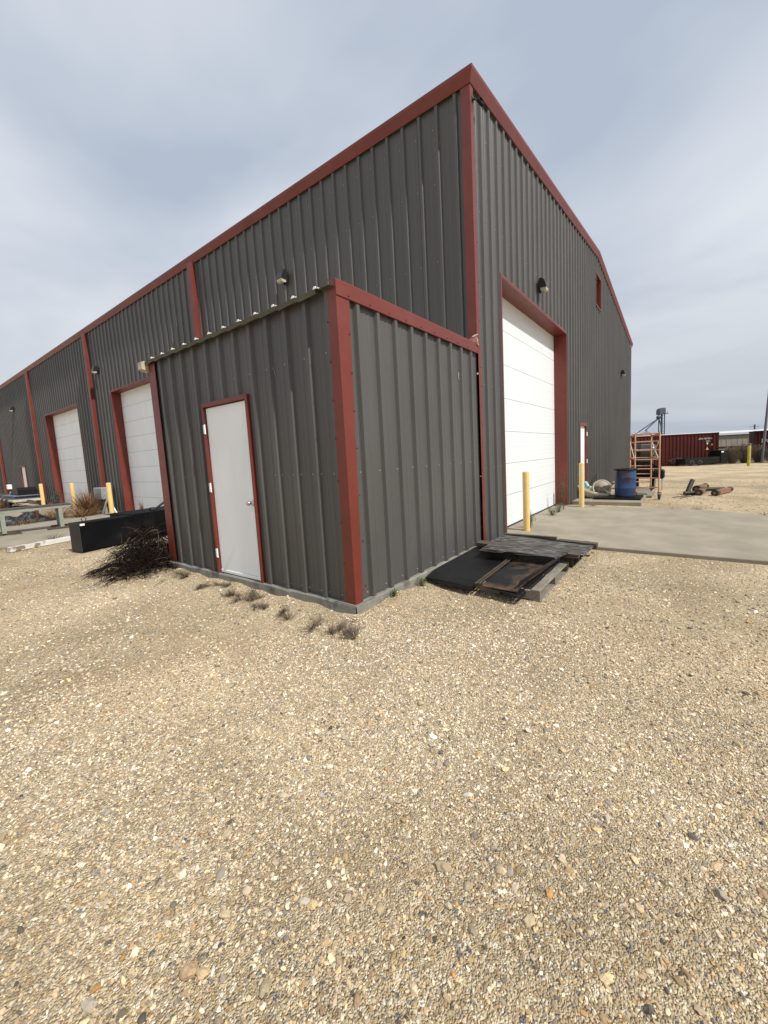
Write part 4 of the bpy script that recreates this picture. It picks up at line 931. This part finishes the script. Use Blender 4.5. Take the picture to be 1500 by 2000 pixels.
def leaf_mesh(mb,c,n,rad,size,mats=1,zs=1.0):
    for k in range(n):
        d=Vector((random.gauss(0,1),random.gauss(0,1),random.gauss(0,1)*zs)); p=Vector(c)+d.normalized()*rad*random.random()**.5*Vector((1,1,zs)).length/1.7
        u=Vector((random.gauss(0,1),random.gauss(0,1),random.gauss(0,1))).normalized(); v=u.orthogonal().normalized()
        s=size*random.uniform(.5,1.2); mb.cur=random.randrange(mats)
        mb.mesh([p,p+u*s*.6+v*s*.3,p+u*s*1.3,p+u*s*.6-v*s*.3],[(0,1,2,3)])
def weed(name,label,cat,pos,n,h,spread,w,mats,twig=True,group=None,lean=(0,0)):
    mb=MB(); blade_mesh(mb,pos,n,h,spread,w,twig=twig,mats=len(mats),lean=lean); o=mb.build(name,[M[x] for x in mats]); return tag(o,label,cat,group)
# dry tufts along the shed front
ds=[((-3.14,3.02,0),'left of the white door, by the brush pile',1.0),((-3.24,2.36,0),'below the left door jamb',.75),((-3.10,2.10,0),'under the middle of the white door',.8),((-3.24,1.66,0),'under the right half of the white door',.9),((-3.16,1.32,0),'below the right door jamb',1.0),
    ((-3.28,1.05,0),'small, between door and red corner',.7),((-3.22,.72,0),'tall thin, between door and red corner',.9),((-3.30,.12,0),'largest, in front of the red corner trim',1.15),((-3.26,-.22,0),'just right of the red corner trim base',.8)]
for p,where,s in ds:
    mb=MB()
    for k in range(random.randint(5,8)):
        q=(p[0]+random.gauss(0,.035*s),p[1]+random.gauss(0,.08*s),0)
        blade_mesh(mb,q,int(random.uniform(40,80)*s),random.uniform(.03,.11)*s,random.uniform(.06,.15)*s,.0019,droop=random.uniform(-.2,.6),twig=random.random()<.7,mats=4,lean=(random.gauss(0,.03),random.gauss(0,.04)))
    o=mb.build('dry_weed',[M[x] for x in ('weed','weed','brushl','straw2')]); tag(o,'grey dry weed tuft '+where,'weed','dry weed tufts along the shed front')
for p,where,s in (((-2.45,-.11,0),'near the red corner',.7),((-1.92,-.11,0),'left of the black sheets',.8),((-.10,-.12,0),'at the joint of shed and warehouse',1.25),((.14,-.14,0),'at the shed corner by the pallet back',.8)):
    mb=MB(); blade_mesh(mb,p,34,.15*s,.10*s,.003,mats=1); leaf_mesh(mb,(p[0],p[1],.08*s),90,.10*s,.022,1); o=mb.build('green_weed',[M['green']]); tag(o,'small green weed by the shed side wall, '+where,'weed','green weeds along the shed side')
for p,h,lab in (((3.55,-.12,.055),.20,'low green weed at the foot of the white gable door'),((4.05,-.13,.055),.26,'leafy green weed at the right foot of the white gable door'),((4.55,-.12,.055),.95,'tall thin weed against the red door jamb'),((1.90,-.14,.055),.4,'thin weed just behind the front bollard'),((.42,-.10,.0),.14,'tiny weed at the wall base behind the pallet')):
    mb=MB(); blade_mesh(mb,p,int(14 if h>.5 else 30),h,.09 if h>.5 else .16,.004,mats=1,twig=True); leaf_mesh(mb,(p[0],p[1],p[2]+h*.5),130,.10 if h>.5 else .13,.022,1,zs=3.2 if h>.5 else .7); o=mb.build('green_weed',[M['green']]); tag(o,lab,'weed','weeds along the gable')
for p,s,lab in (((4.85,-3.82,0),1.0,'trailing green weed at the far corner of the apron'),((4.75,-4.05,0),.6,'small dull weed beside the apron corner at the right edge'),((5.42,-2.75,0),.7,'tiny weed along the far edge of the apron'),((5.5,-.6,0),.8,'brown dry weed between apron and pad')):
    mb=MB(); blade_mesh(mb,p,50,.10*s,.30*s,.003,mats=2,twig=True); leaf_mesh(mb,(p[0],p[1],.05),60,.16*s,.02,2,zs=.4); o=mb.build('low_weed',[M['green'] if 'green' in lab else M['weed'],M['weed'] if 'brown' not in lab else M['rustweed']]); tag(o,lab,'weed')
# brush pile
def brush_pile():
    mb=MB(); c=Vector((-3.10,4.20,0))
    for k in range(2100):
        st=c+Vector((random.gauss(0,.24),random.gauss(0,.27),0)); hz=.68*math.exp(-((st-c).xy.length/.46)**2); st.z=hz*random.uniform(.05,1.05)+.015
        a=random.uniform(0,6.283); out=(st-c); out.z=0
        v=Vector((math.cos(a),math.sin(a),random.uniform(-.5,.5)))+out*1.0+Vector((-.08,-.03,0)); v.normalize()
        L=random.uniform(.15,.5); pts=[];rs=[];p=st.copy();n=6;r0=random.uniform(.002,.0065)
        for i in range(n):
            pts.append(p.copy()); rs.append(r0*(1-.7*i/(n-1)))
            v=v+Vector((random.gauss(0,.33),random.gauss(0,.33),-.16+random.gauss(0,.28))); v.normalize(); p=p+v*L/n
            p.z=max(p.z,.006+random.random()*.02)
            if p.x>-3.02 and p.y<3.86: p.x=-3.02-random.random()*.02
        mb.cur=0 if random.random()<.93 else 1
        mb.tube(pts,rs,3,caps=False)
    # tail fronds and a couple of long pale stalks
    for (a,b,h) in (((-3.3,4.4,.10),(-3.78,4.62,.03),.06),((-3.3,4.3,.12),(-3.85,4.40,.02),.10),((-3.4,4.0,.08),(-3.85,3.75,.01),.05)):
        for k in range(8):
            p=Vector(a)+Vector((random.gauss(0,.04),random.gauss(0,.04),random.gauss(0,.02))); q=Vector(b)+Vector((random.gauss(0,.05),random.gauss(0,.05),abs(random.gauss(0,.02))))
            mb.cur=0; mb.tube([p,p.lerp(q,.5)+Vector((0,0,h*random.random()+.02)),q],[.007,.006,.002],4,caps=False)
    mb.cur=1
    mb.tube([(-3.30,4.2,.50),(-3.0,4.3,.62),(-2.6,4.5,.66)],.006,5); mb.tube([(-3.35,4.35,.45),(-2.9,4.0,.60),(-2.7,3.95,.58)],.006,5)
    mb.tube([(-3.02,3.95,.58),(-3.05,3.92,.40),(-3.1,3.95,.22)],.005,5)
    o=mb.build('brush_pile',[M['brush'],M['brushl']]); tag(o,'dark heap of dry cut brush piled at the left corner of the shed','brush pile')
brush_pile()

# ================================================================== LEFT SIDE CLUTTER
ft=thing('fuel_tank','black steel fuel tank box with a raised wider end, beside the brush pile','fuel tank',(-3.22,6.88,0)); 
aa=.17; Tt=Matrix.Translation((-3.22,6.90,.015))@Matrix.Rotation(aa,4,'Z')
m=MB(); m.box((.012,0,0),(1.02,.36,.575),.012,Tt); m.build('narrow_end',M['tankblack'],ft)
m=MB(); m.box((0,-.002,-.002),(.0115,.362,.578),0,Tt); m.build('end_plate',M['tankend'],ft)
m=MB(); m.box((1.022,-.004,0),(2.35,.90,.60),.012,Tt); m.build('wide_end',M['tankblack'],ft)
m=MB(); m.lathe([(.07,0),(.07,.035),(.055,.045),(.055,.06),(0,.065)],c=Tt@Vector((1.62,.30,.60)),seg=16); m.build('filler_cap',M['black'],ft)
m=MB(); m.tube([Tt@Vector((.14,.12,.575)),Tt@Vector((.11,.12,.64)),Tt@Vector((.15,.12,.68)),Tt@Vector((.20,.12,.64)),Tt@Vector((.17,.12,.576))],.008,6); m.build('lifting_ring',M['rubber'],ft)
m=MB(); m.box((.02,-.007,.52),(.10,-.003,.56),0,Tt); m.build('white_label',M['foam'],ft)
m=MB(); m.tube([Tt@Vector((1.50,.05,.625)),Tt@Vector((1.62,.02,.70)),Tt@Vector((1.80,-.02,.82)),Tt@Vector((2.05,-.02,.95)),Tt@Vector((2.3,.1,.80)),Tt@Vector((2.33,.5,.63))],.024,8); o=m.build('hose',M['rubber']); tag(o,'thick black hose arching over the black fuel tank','hose')
# white plank
m=MB(); m.beam((-3.97,8.70,.055),(-2.55,9.10,.06),.15,.09); o=m.build('painted_timber',M['whiteplank']); tag(o,'long white painted timber lying on the gravel left of the tank','timber')
# bench frame
bn=thing('steel_bench','pale green steel bench frame with flat top, at the left edge','bench',(-3.0,12,0))
P0,P1=Vector((-4.9,12.05,.72)),Vector((-2.14,11.72,.72)); dv=(P1-P0).normalized(); sv=Vector((-dv.y,dv.x,0))
m=MB(); m.beam(P0+Vector((0,0,-.008)),P1+Vector((0,0,-.008)),.62,.02); m.build('top',M['darkwood'],bn)
for s in (-.27,.27):
    m=MB(); m.beam(P0+sv*s+Vector((0,0,-.055)),P1+sv*s+Vector((0,0,-.055)),.05,.072); m.build('rail',M['benchsteel'],bn)
for u in (1.40,2.55):
    for s in (-.25,.25):
        q=P0+dv*u+sv*s; m=MB(); m.beam((q.x,q.y,.10),(q.x,q.y,.628),.085,.085); m.build('leg',M['benchsteel'],bn)
    q=P0+dv*u; m=MB(); m.beam(q+sv*-.207+Vector((0,0,-.42)),q+sv*.207+Vector((0,0,-.42)),.05,.07); m.build('crossbar',M['benchsteel'],bn)
for u,lab in ((1.40,'dark broken timber block under the left legs of the bench'),(2.55,'dark split timber under the right legs of the bench')):
    q=P0+dv*u; mb=MB()
    for k in range(5):
        a=random.uniform(-.35,.35); c=q+sv*random.uniform(-.3,.3)+dv*random.uniform(-.16,.16); c.z=.055+.018*k-.0
        d=(dv*math.cos(a)+sv*math.sin(a))
        if k>1: c.z=.075+random.random()*.02
        mb.beam(c-d*.22,c+d*.26,.10,.045)
    o=mb.build('timber_block',M['brownwood']); tag(o,lab,'timber')
# debris behind the bench
def crumple(name,label,cat,c,rx,ry,h,m,n=26,seed=1):
    rs=random.Random(seed); vs=[];k=n
    for i in range(k+1):
        for j in range(k+1):
            u=i/k*2-1;v=j/k*2-1; e=max(0,1-(u*u+v*v)); z=h*e**.6*(.55+.45*math.sin(5*u+rs.random()*1.2)*math.cos(4*v+rs.random()))+rs.random()*.05*e
            vs.append((c[0]+rx*u+rs.gauss(0,.01),c[1]+ry*v+rs.gauss(0,.01),c[2]+max(z,-.01)))
    mb=MB(); mb.mesh(vs,[(i*(k+1)+j,(i+1)*(k+1)+j,(i+1)*(k+1)+j+1,i*(k+1)+j+1) for i in range(k) for j in range(k)]); o=mb.build(name,m); return tag(o,label,cat)
crumple('tarp','crumpled black tarp on the ground behind the bench','tarp',(-2.55,14.9,.02),.85,.55,.36,M['tarp'],seed=3)
crumple('tarp','small dark blue tarp scrap right of the black tarp','tarp',(-1.85,15.3,.02),.30,.25,.14,M['bluegrey'],seed=5)
m=MB(); m.beam((-2.35,15.3,.42),(-1.95,14.85,.05),.04,.04); o=m.build('steel_bar',M['brace']); tag(o,'pale bar leaning on the black tarp','bar')
for k,(p,q,r,mm,nm,lab) in enumerate((((-3.6,14.6,.10),(-2.2,15.5,.12),.04,'rubber','pipe','dark pipe lying across the black tarp'),((-3.9,15.4,.08),(-2.9,14.5,.16),.05,'pole','pipe','grey pipe at the left end of the black tarp'),((-2.1,14.5,.07),(-1.5,15.2,.07),.03,'postwood','stake','short brown stake right of the black tarp'))):
    m=MB(); m.tube([p,tuple((a+b)/2+(.03 if i==2 else 0) for i,(a,b) in enumerate(zip(p,q))),q],r,10); o=m.build(nm,M[mm]); tag(o,lab,nm)
m=MB(); m.lathe([(0,-.24),(.07,-.235),(.115,-.20),(.12,-.10),(.12,.10),(.115,.18),(.07,.235),(0,.24)],seg=18,mtx=Matrix.Translation((-1.62,19.4,.17))@Matrix.Rotation(R(90),4,'X')@Matrix.Rotation(R(25),4,'Y')); o=m.build('plastic_jug',M['whitejug']); tag(o,'white rounded plastic jug lying on the far concrete slab','jug')
m=MB(); m.tube([(-1.52,19.15,.17),(-1.48,19.05,.17)],.035,10); m.build('jug_cap',M['foam'],o)
t=thing('fuel_can','red plastic fuel can beside the farthest left bollard','fuel can',(-.65,20.2,.05))
m=MB(); m.box((-.80,20.0,.0),(-.52,20.32,.24),.04); m.build('body',M['redcan'],t); m=MB(); m.tube([(-.78,20.05,.24),(-.74,20.08,.31),(-.60,20.22,.31),(-.56,20.26,.24)],.015,6); m.build('handle',M['redcan'],t)
m=MB(); m.tube([(-.54,20.30,.22),(-.48,20.40,.30)],.02,8); m.build('spout',M['black'],t)
# grey box and trestle by the door
t=thing('electrical_box','grey metal box on the wall foot behind the near left bollard','box',(-.3,15.2,0))
m=MB(); m.box((-.42,14.7,.55),(-.10,15.5,.98),.015); m.build('cabinet',M['greybox'],t); m=MB(); m.box((-.30,14.95,0),(-.22,15.03,.549)); m.box((-.30,15.2,0),(-.22,15.28,.549)); m.build('stand',M['greybox'],t)
t=thing('trestle','white metal A-frame trestle by the near long-wall door','trestle',(-.3,14.2,.05))
for a,b in (((-.45,14.7,.05),(-.40,14.25,.58)),((-.32,13.75,.05),(-.40,14.2,.58))):
    m=MB(); m.beam(a,b,.045,.045); m.build('leg',M['whitejug'],t)
m=MB(); m.tube([(-.40,14.22,.58),(-.42,14.28,.78),(-.36,14.3,.92)],.022,8); m.build('neck',M['greybox'],t)
# trailer with junk far left, meter post
t=thing('flat_trailer','small flat trailer loaded with dark panels near the far left door','trailer',(-.9,24,0))
m=MB(); m.box((-1.45,22.6,.36),(-.40,26.0,.46),.01); m.build('bed',M['cream'],t)
for y in (23.9,24.9):
    m=MB(); m.lathe([(.1,-.08),(.22,-.09),(.25,-.05),(.25,.05),(.22,.09),(.1,.08)],seg=18,mtx=Matrix.Translation((-1.30,y,.25))@Matrix.Rotation(R(90),4,'Y')@Matrix.Translation((0,0,-.12))); m.build('wheel',M['rubber'],t)
m=MB(); m.beam((-.95,22.6,.40),(-.85,21.9,.36),.08,.08); m.build('tongue',M['pole'],t)
m=MB(); m.box((-1.35,23.0,.465),(-.45,25.7,.53),.01); m.box((-1.30,23.1,.531),(-.5,25.8,.60),.01); m.box((-1.36,22.9,.601),(-.45,25.5,.655),.01); o=m.build('panel_stack',M['bluegrey']); tag(o,'stack of blue grey panels lying on the flat trailer','panels')
m=MB(); m.prism([(22.9,.66),(24.4,.66),(24.3,.80),(23.9,.97),(23.1,1.02),(22.9,.9)],(-1.2,0,0),(0,1,0),(0,0,1),(1,0,0),.7); o=m.build('machine_cover',M['black']); tag(o,'black covered machine on top of the panel stack','machine')
m=MB(); m.box((-1.1,24.7,.66),(-.6,25.3,.80),.04); m.box((-1.0,24.8,.801),(-.7,25.15,.88),.03); o=m.build('grey_bundle',M['greybox']); tag(o,'small grey bundle beside the black machine on the trailer','bundle')
t=thing('meter_post','thin dark post with a small white box on top, far left','post',(-.55,28.4,0))
m=MB(); m.tube([(-.55,28.4,0),(-.55,28.4,.85)],.05,8); m.build('shaft',M['rubber'],t); m=MB(); m.box((-.65,28.28,.851),(-.45,28.52,1.12),.02); m.build('box',M['whitejug'],t)
# dry weeds on the left
def clump(name,label,pos,n,h,sp,mats,w=.004,lean=(0,0),group='dry weeds along the long wall'):
    return weed(name,label,'weed',pos,n,h,sp,w,mats,True,group,lean)
clump('dry_weed','large tangled rusty tumbleweed behind the near left bollard',(-.75,15.1,0),420,.95,.85,['straw','rustweed','rustweed'],.006)
clump('dry_weed','straw coloured weeds at the foot of the near left bollard',(-1.15,14.5,0),240,.42,.7,['straw','rustweed'],.005)
clump('dry_weed','pale thin weeds in front of the farther roll-up door',(-.35,17.3,0),90,.7,.5,['weed','straw'],.004)
clump('dry_weed','brown weeds between the bench and the bollards',(-1.5,15.6,0),260,.42,.85,['rustweed','straw'],.005)
clump('dry_weed','rusty weeds behind the right end of the bench',(-1.9,14.75,0),140,.4,.5,['rustweed','straw'],.005)
clump('dry_weed','short straw weeds behind the black tarp',(-2.9,16.1,0),200,.30,.8,['straw','weed'],.005)
clump('dry_weed','brown weeds below the flat trailer',(-1.4,24.6,0),260,.5,1.2,['rustweed','straw'],.008)
clump('dry_weed','brown weeds at the far left downspout foot',(-1.2,30.5,0),260,.7,1.5,['rustweed','straw','weed'],.01)
clump('dry_weed','straw weeds beside the far concrete slab',(-3.6,19.5,0),300,.45,1.3,['straw','rustweed'],.007)
clump('dry_weed','orange brown weeds in front of the black tarp',(-2.75,14.35,0),160,.22,.6,['rustweed','straw'],.005)
clump('dry_weed','upright rusty seed stalk behind the black tarp',(-2.28,14.6,0),26,.62,.10,['rustweed'],.012)
clump('dry_weed','grey weeds at the end of the white timber',(-2.45,9.25,.0),150,.26,.35,['weed','brushl'],.003)
clump('dry_weed','thin grey weeds behind the white timber',(-3.1,9.2,.0),70,.22,.3,['weed','brushl'],.003)
clump('dry_weed','low weeds at the left edge near the white timber',(-4.15,9.2,0),90,.12,.3,['straw','weed'],.003)
clump('dry_weed','reddish dock stalk in front of the near left door',(-.95,9.9,.05),24,.75,.10,['rustweed'],.010)
clump('dry_weed','feathery grey weed in front of the near left door',(-.75,8.9,.05),50,.8,.22,['weed'],.003)
mb=MB(); blade_mesh(mb,(-.75,18.75,0),16,1.25,.10,.012,mats=1,twig=True); leaf_mesh(mb,(-.75,18.75,.6),220,.13,.05,1,zs=3.0); o=mb.build('green_weed',[M['darkgreen']]); tag(o,'tall dark green thistle before the middle left bollard','weed')
# far brush on the right
def shrub(label,pos,r,h,n,mats):
    mb=MB(); blade_mesh(mb,pos,int(n*.5),h*.9,r,.010,mats=len(mats),twig=True)
    for k in range(9):
        a=random.random()*6.28; q=(pos[0]+math.cos(a)*r*.55*random.random(),pos[1]+math.sin(a)*r*.55*random.random(),pos[2]+h*random.uniform(.3,.75)); leaf_mesh(mb,q,int(n*.14),r*.42,.07,len(mats))
    o=mb.build('dry_shrub',[M[x] for x in mats]); return tag(o,label,'shrub','dry shrubs beyond the yard')
FB=['fbrush','fbrush','weed','brushl']
shrub('dense brown dry shrub just right of the red container',(33.0,-5.2,-.22),.85,1.55,900,FB)
shrub('tall brown dry shrub left of the far yellow post',(33.6,-5.95,-.22),.85,1.65,900,FB)
shrub('brown dry shrub behind the far yellow post',(33.9,-6.75,-.22),.8,1.45,800,FB)
shrub('lower dry shrub right of the grey post',(33.4,-7.5,-.22),.9,1.1,700,['fbrush','weed','darkgreen'])
shrub('dark dry shrub below the second red container',(35.0,-9.2,-.22),1.1,.9,600,['fbrush','darkgreen','brush'])
shrub('grey twiggy shrub in front of the red container',(31.4,-1.8,-.2),.8,.55,300,['weed','brushl'])
shrub('small twiggy shrub at the left of the black trailer bed',(30.9,-.2,-.2),.6,.5,260,['weed','brushl'])

# ================================================================== LOOSE GRAVEL STONES
def stones():
    ico=[]; ph=(1+5**.5)/2
    for a,b in ((1,ph),(-1,ph),(1,-ph),(-1,-ph)): ico+=[(a,b,0),(0,a,b),(b,0,a)]
    V=np.array(ico)/np.linalg.norm(ico[0])
    # hull faces of the icosahedron
    F=[]
    for i in range(12):
        for j in range(i+1,12):
            for k in range(j+1,12):
                d=[np.linalg.norm(V[p]-V[q]) for p,q in ((i,j),(j,k),(i,k))]
                if max(d)<1.1:
                    n=np.cross(V[j]-V[i],V[k]-V[i]); F.append((i,j,k) if n@V[i]>0 else (i,k,j))
    F=np.array(F)
    def patch(x,y):
        """broad worn bands and blotches, 0..1"""
        v=np.sin(.9*x+1.7*y+.6*np.sin(1.3*x))+.8*np.sin(1.9*x-.8*y+1.1*np.sin(.9*y+2))+.6*np.sin(3.1*x+2.3*y+np.sin(2.7*x-1.9*y))+.4*np.sin(6.3*x-4.9*y)
        return np.clip(.5+v/4.2,0,1)
    def field(n,r0,r1,p,smin,smax,pw,a0=-100,a1=100):
        u=rng.random(n); r=(r0**p+(r1**p-r0**p)*u)**(1/p); a=YAW+np.radians(rng.uniform(a0,a1,n))
        x=CAMP.x+r*np.cos(a); y=CAMP.y+r*np.sin(a); s=smin+(smax-smin)*rng.random(n)**pw
        return x,y,s
    parts=[field(150000,.2,3.8,1.7,.0028,.0085,2.4),field(5200,.2,5.0,1.8,.008,.018,2.8),field(130,.4,6,1.8,.015,.028,2.4),
           field(75000,3.0,9.5,1.5,.0042,.0115,2.2,-62,62),field(1600,4,13,1.6,.011,.024,2.6,-62,62),field(9000,8,20,1.5,.010,.022,2.0,-55,55)]
    x=np.concatenate([p[0] for p in parts]); y=np.concatenate([p[1] for p in parts]); s=np.concatenate([p[2] for p in parts])
    ok=~((x>SX-.07)&(y>-.06)&(y<SL+.1)) & ~(x>-.06)&(y>-99) | ((x>-.06)&(y<-.06))
    ok&=~((x>SX-.07)&(y>-.07)&(y<SL+.05)); ok&=~((x>.76)&(x<5.32)&(y>-3.95)); ok&=~((x>5.8)&(x<7.95)&(y>-1.7)); ok&=~((x>-4.65)&(y>9.2)&(y<14.4))
    ok&=~((x>-.05)&(y>-.05)); ok&=np.hypot(x-CAMP.x,y-CAMP.y)>.5
    x,y,s=x[ok],y[ok],s[ok]; n=len(x)
    pt=patch(x,y)
    keep=rng.random(n)<np.clip(.55+.75*pt,.18,1); keep|=s>.012; x,y,s,pt=x[keep],y[keep],s[keep],pt[keep]; n=len(x)
    rad=rng.uniform(.62,1.28,(n,12)); sc=np.stack([rng.uniform(.8,1.45,n),rng.uniform(.7,1.0,n),rng.uniform(.38,.75,n)],1)
    # large stones get a once-subdivided icosahedron, small ones stay 12-point chips
    def subdiv(V,F):
        V=list(map(tuple,V)); mid={}; out=[]
        def m(i,j):
            k=(min(i,j),max(i,j))
            if k not in mid: q=(np.array(V[i])+np.array(V[j]))/2; mid[k]=len(V); V.append(tuple(q/np.linalg.norm(q)))
            return mid[k]
        for i,j,k in F: p,q,r=m(i,j),m(j,k),m(k,i); out+=[(i,p,r),(p,j,q),(r,q,k),(p,q,r)]
        return np.array(V),np.array(out)
    V2,F2=subdiv(V,F)
    zfrac=rng.uniform(.05,.6,n); ground=gz(x,y)
    def shape(idx,V,F,off,rad):
        m=len(idx); k=len(V); sc=np.stack([rng.uniform(.8,1.45,m),rng.uniform(.7,1.0,m),rng.uniform(.38,.75,m)],1); ss=s[idx]
        P=V[None]*rad[...,None]*sc[:,None,:]*ss[:,None,None]
        a=rng.uniform(0,6.283,m); ca,sa=np.cos(a)[:,None],np.sin(a)[:,None]; tl=rng.normal(0,.25,m)[:,None]
        Pz=P[...,2]+P[...,0]*tl; Px=P[...,0]*ca-P[...,1]*sa; Py=P[...,0]*sa+P[...,1]*ca
        zc=ss*sc[:,2]*zfrac[idx]
        co=np.stack([Px+x[idx][:,None],Py+y[idx][:,None],Pz+(zc+ground[idx])[:,None]],2).reshape(-1,3)
        return co,(F[None]+off+k*np.arange(m)[:,None,None]).reshape(-1,3)
    sm=np.where(s<.014)[0]; lg=np.where(s>=.014)[0]
    co1,f1=shape(sm,V,F,0,rad[sm])
    base=rng.uniform(.68,1.3,(len(lg),12)); r2=np.concatenate([base,rng.uniform(.78,1.12,(len(lg),30))],1)
    co2,f2=shape(lg,V2,F2,len(co1),r2)
    co=np.concatenate([co1,co2]); fs=np.concatenate([f1,f2])
    pal=np.array([(.48,.385,.24),(.56,.47,.315),(.40,.31,.185),(.63,.555,.41),(.33,.265,.17),(.29,.26,.215),(.20,.19,.175),(.40,.25,.115),(.71,.66,.54),(.11,.105,.10),(.44,.37,.26)])
    pr=np.array([.18,.17,.13,.13,.09,.07,.045,.045,.06,.03,.075]); pr/=pr.sum()
    ci=rng.choice(len(pal),n,p=pr); c=pal[ci]*np.clip(rng.normal(1.03,.26,(n,1)),.4,1.5); gr=c.mean(1,keepdims=True); c=gr+(c-gr)*rng.uniform(.45,1.1,(n,1))
    tint=np.stack([1.24-.25*(1-pt),1.18-.30*(1-pt),1.15-.40*(1-pt)],1); c=c*tint
    big=s>.017; ci2=rng.choice([4,4,5,0,10,2,6,7],big.sum()); c[big]=(pal[ci2]*.6+.4*np.array([.42,.35,.245]))*rng.uniform(.75,1.15,(big.sum(),1))
    me=bpy.data.meshes.new('gravel_stones'); me.vertices.add(len(co)); me.vertices.foreach_set('co',co.astype(np.float32).ravel())
    me.loops.add(fs.size); me.loops.foreach_set('vertex_index',fs.astype(np.int32).ravel()); me.polygons.add(len(fs)); me.polygons.foreach_set('loop_start',np.arange(0,fs.size,3,dtype=np.int32))
    at=me.attributes.new('Col','FLOAT_COLOR','POINT'); cc=np.concatenate([np.repeat(c[sm],12,0),np.repeat(c[lg],42,0)],0); cc=np.concatenate([cc,np.ones((len(cc),1))],1); at.data.foreach_set('color',cc.astype(np.float32).ravel())
    me.polygons.foreach_set('use_smooth',np.zeros(len(fs),dtype=bool)); me.update(calc_edges=True); me.materials.append(M['stone'])
    o=bpy.data.objects.new('gravel_stones',me); COL.objects.link(o); tag(o,'loose beige and grey gravel stones covering the yard','gravel',kind='stuff')
stones()
bpy.context.view_layer.update()
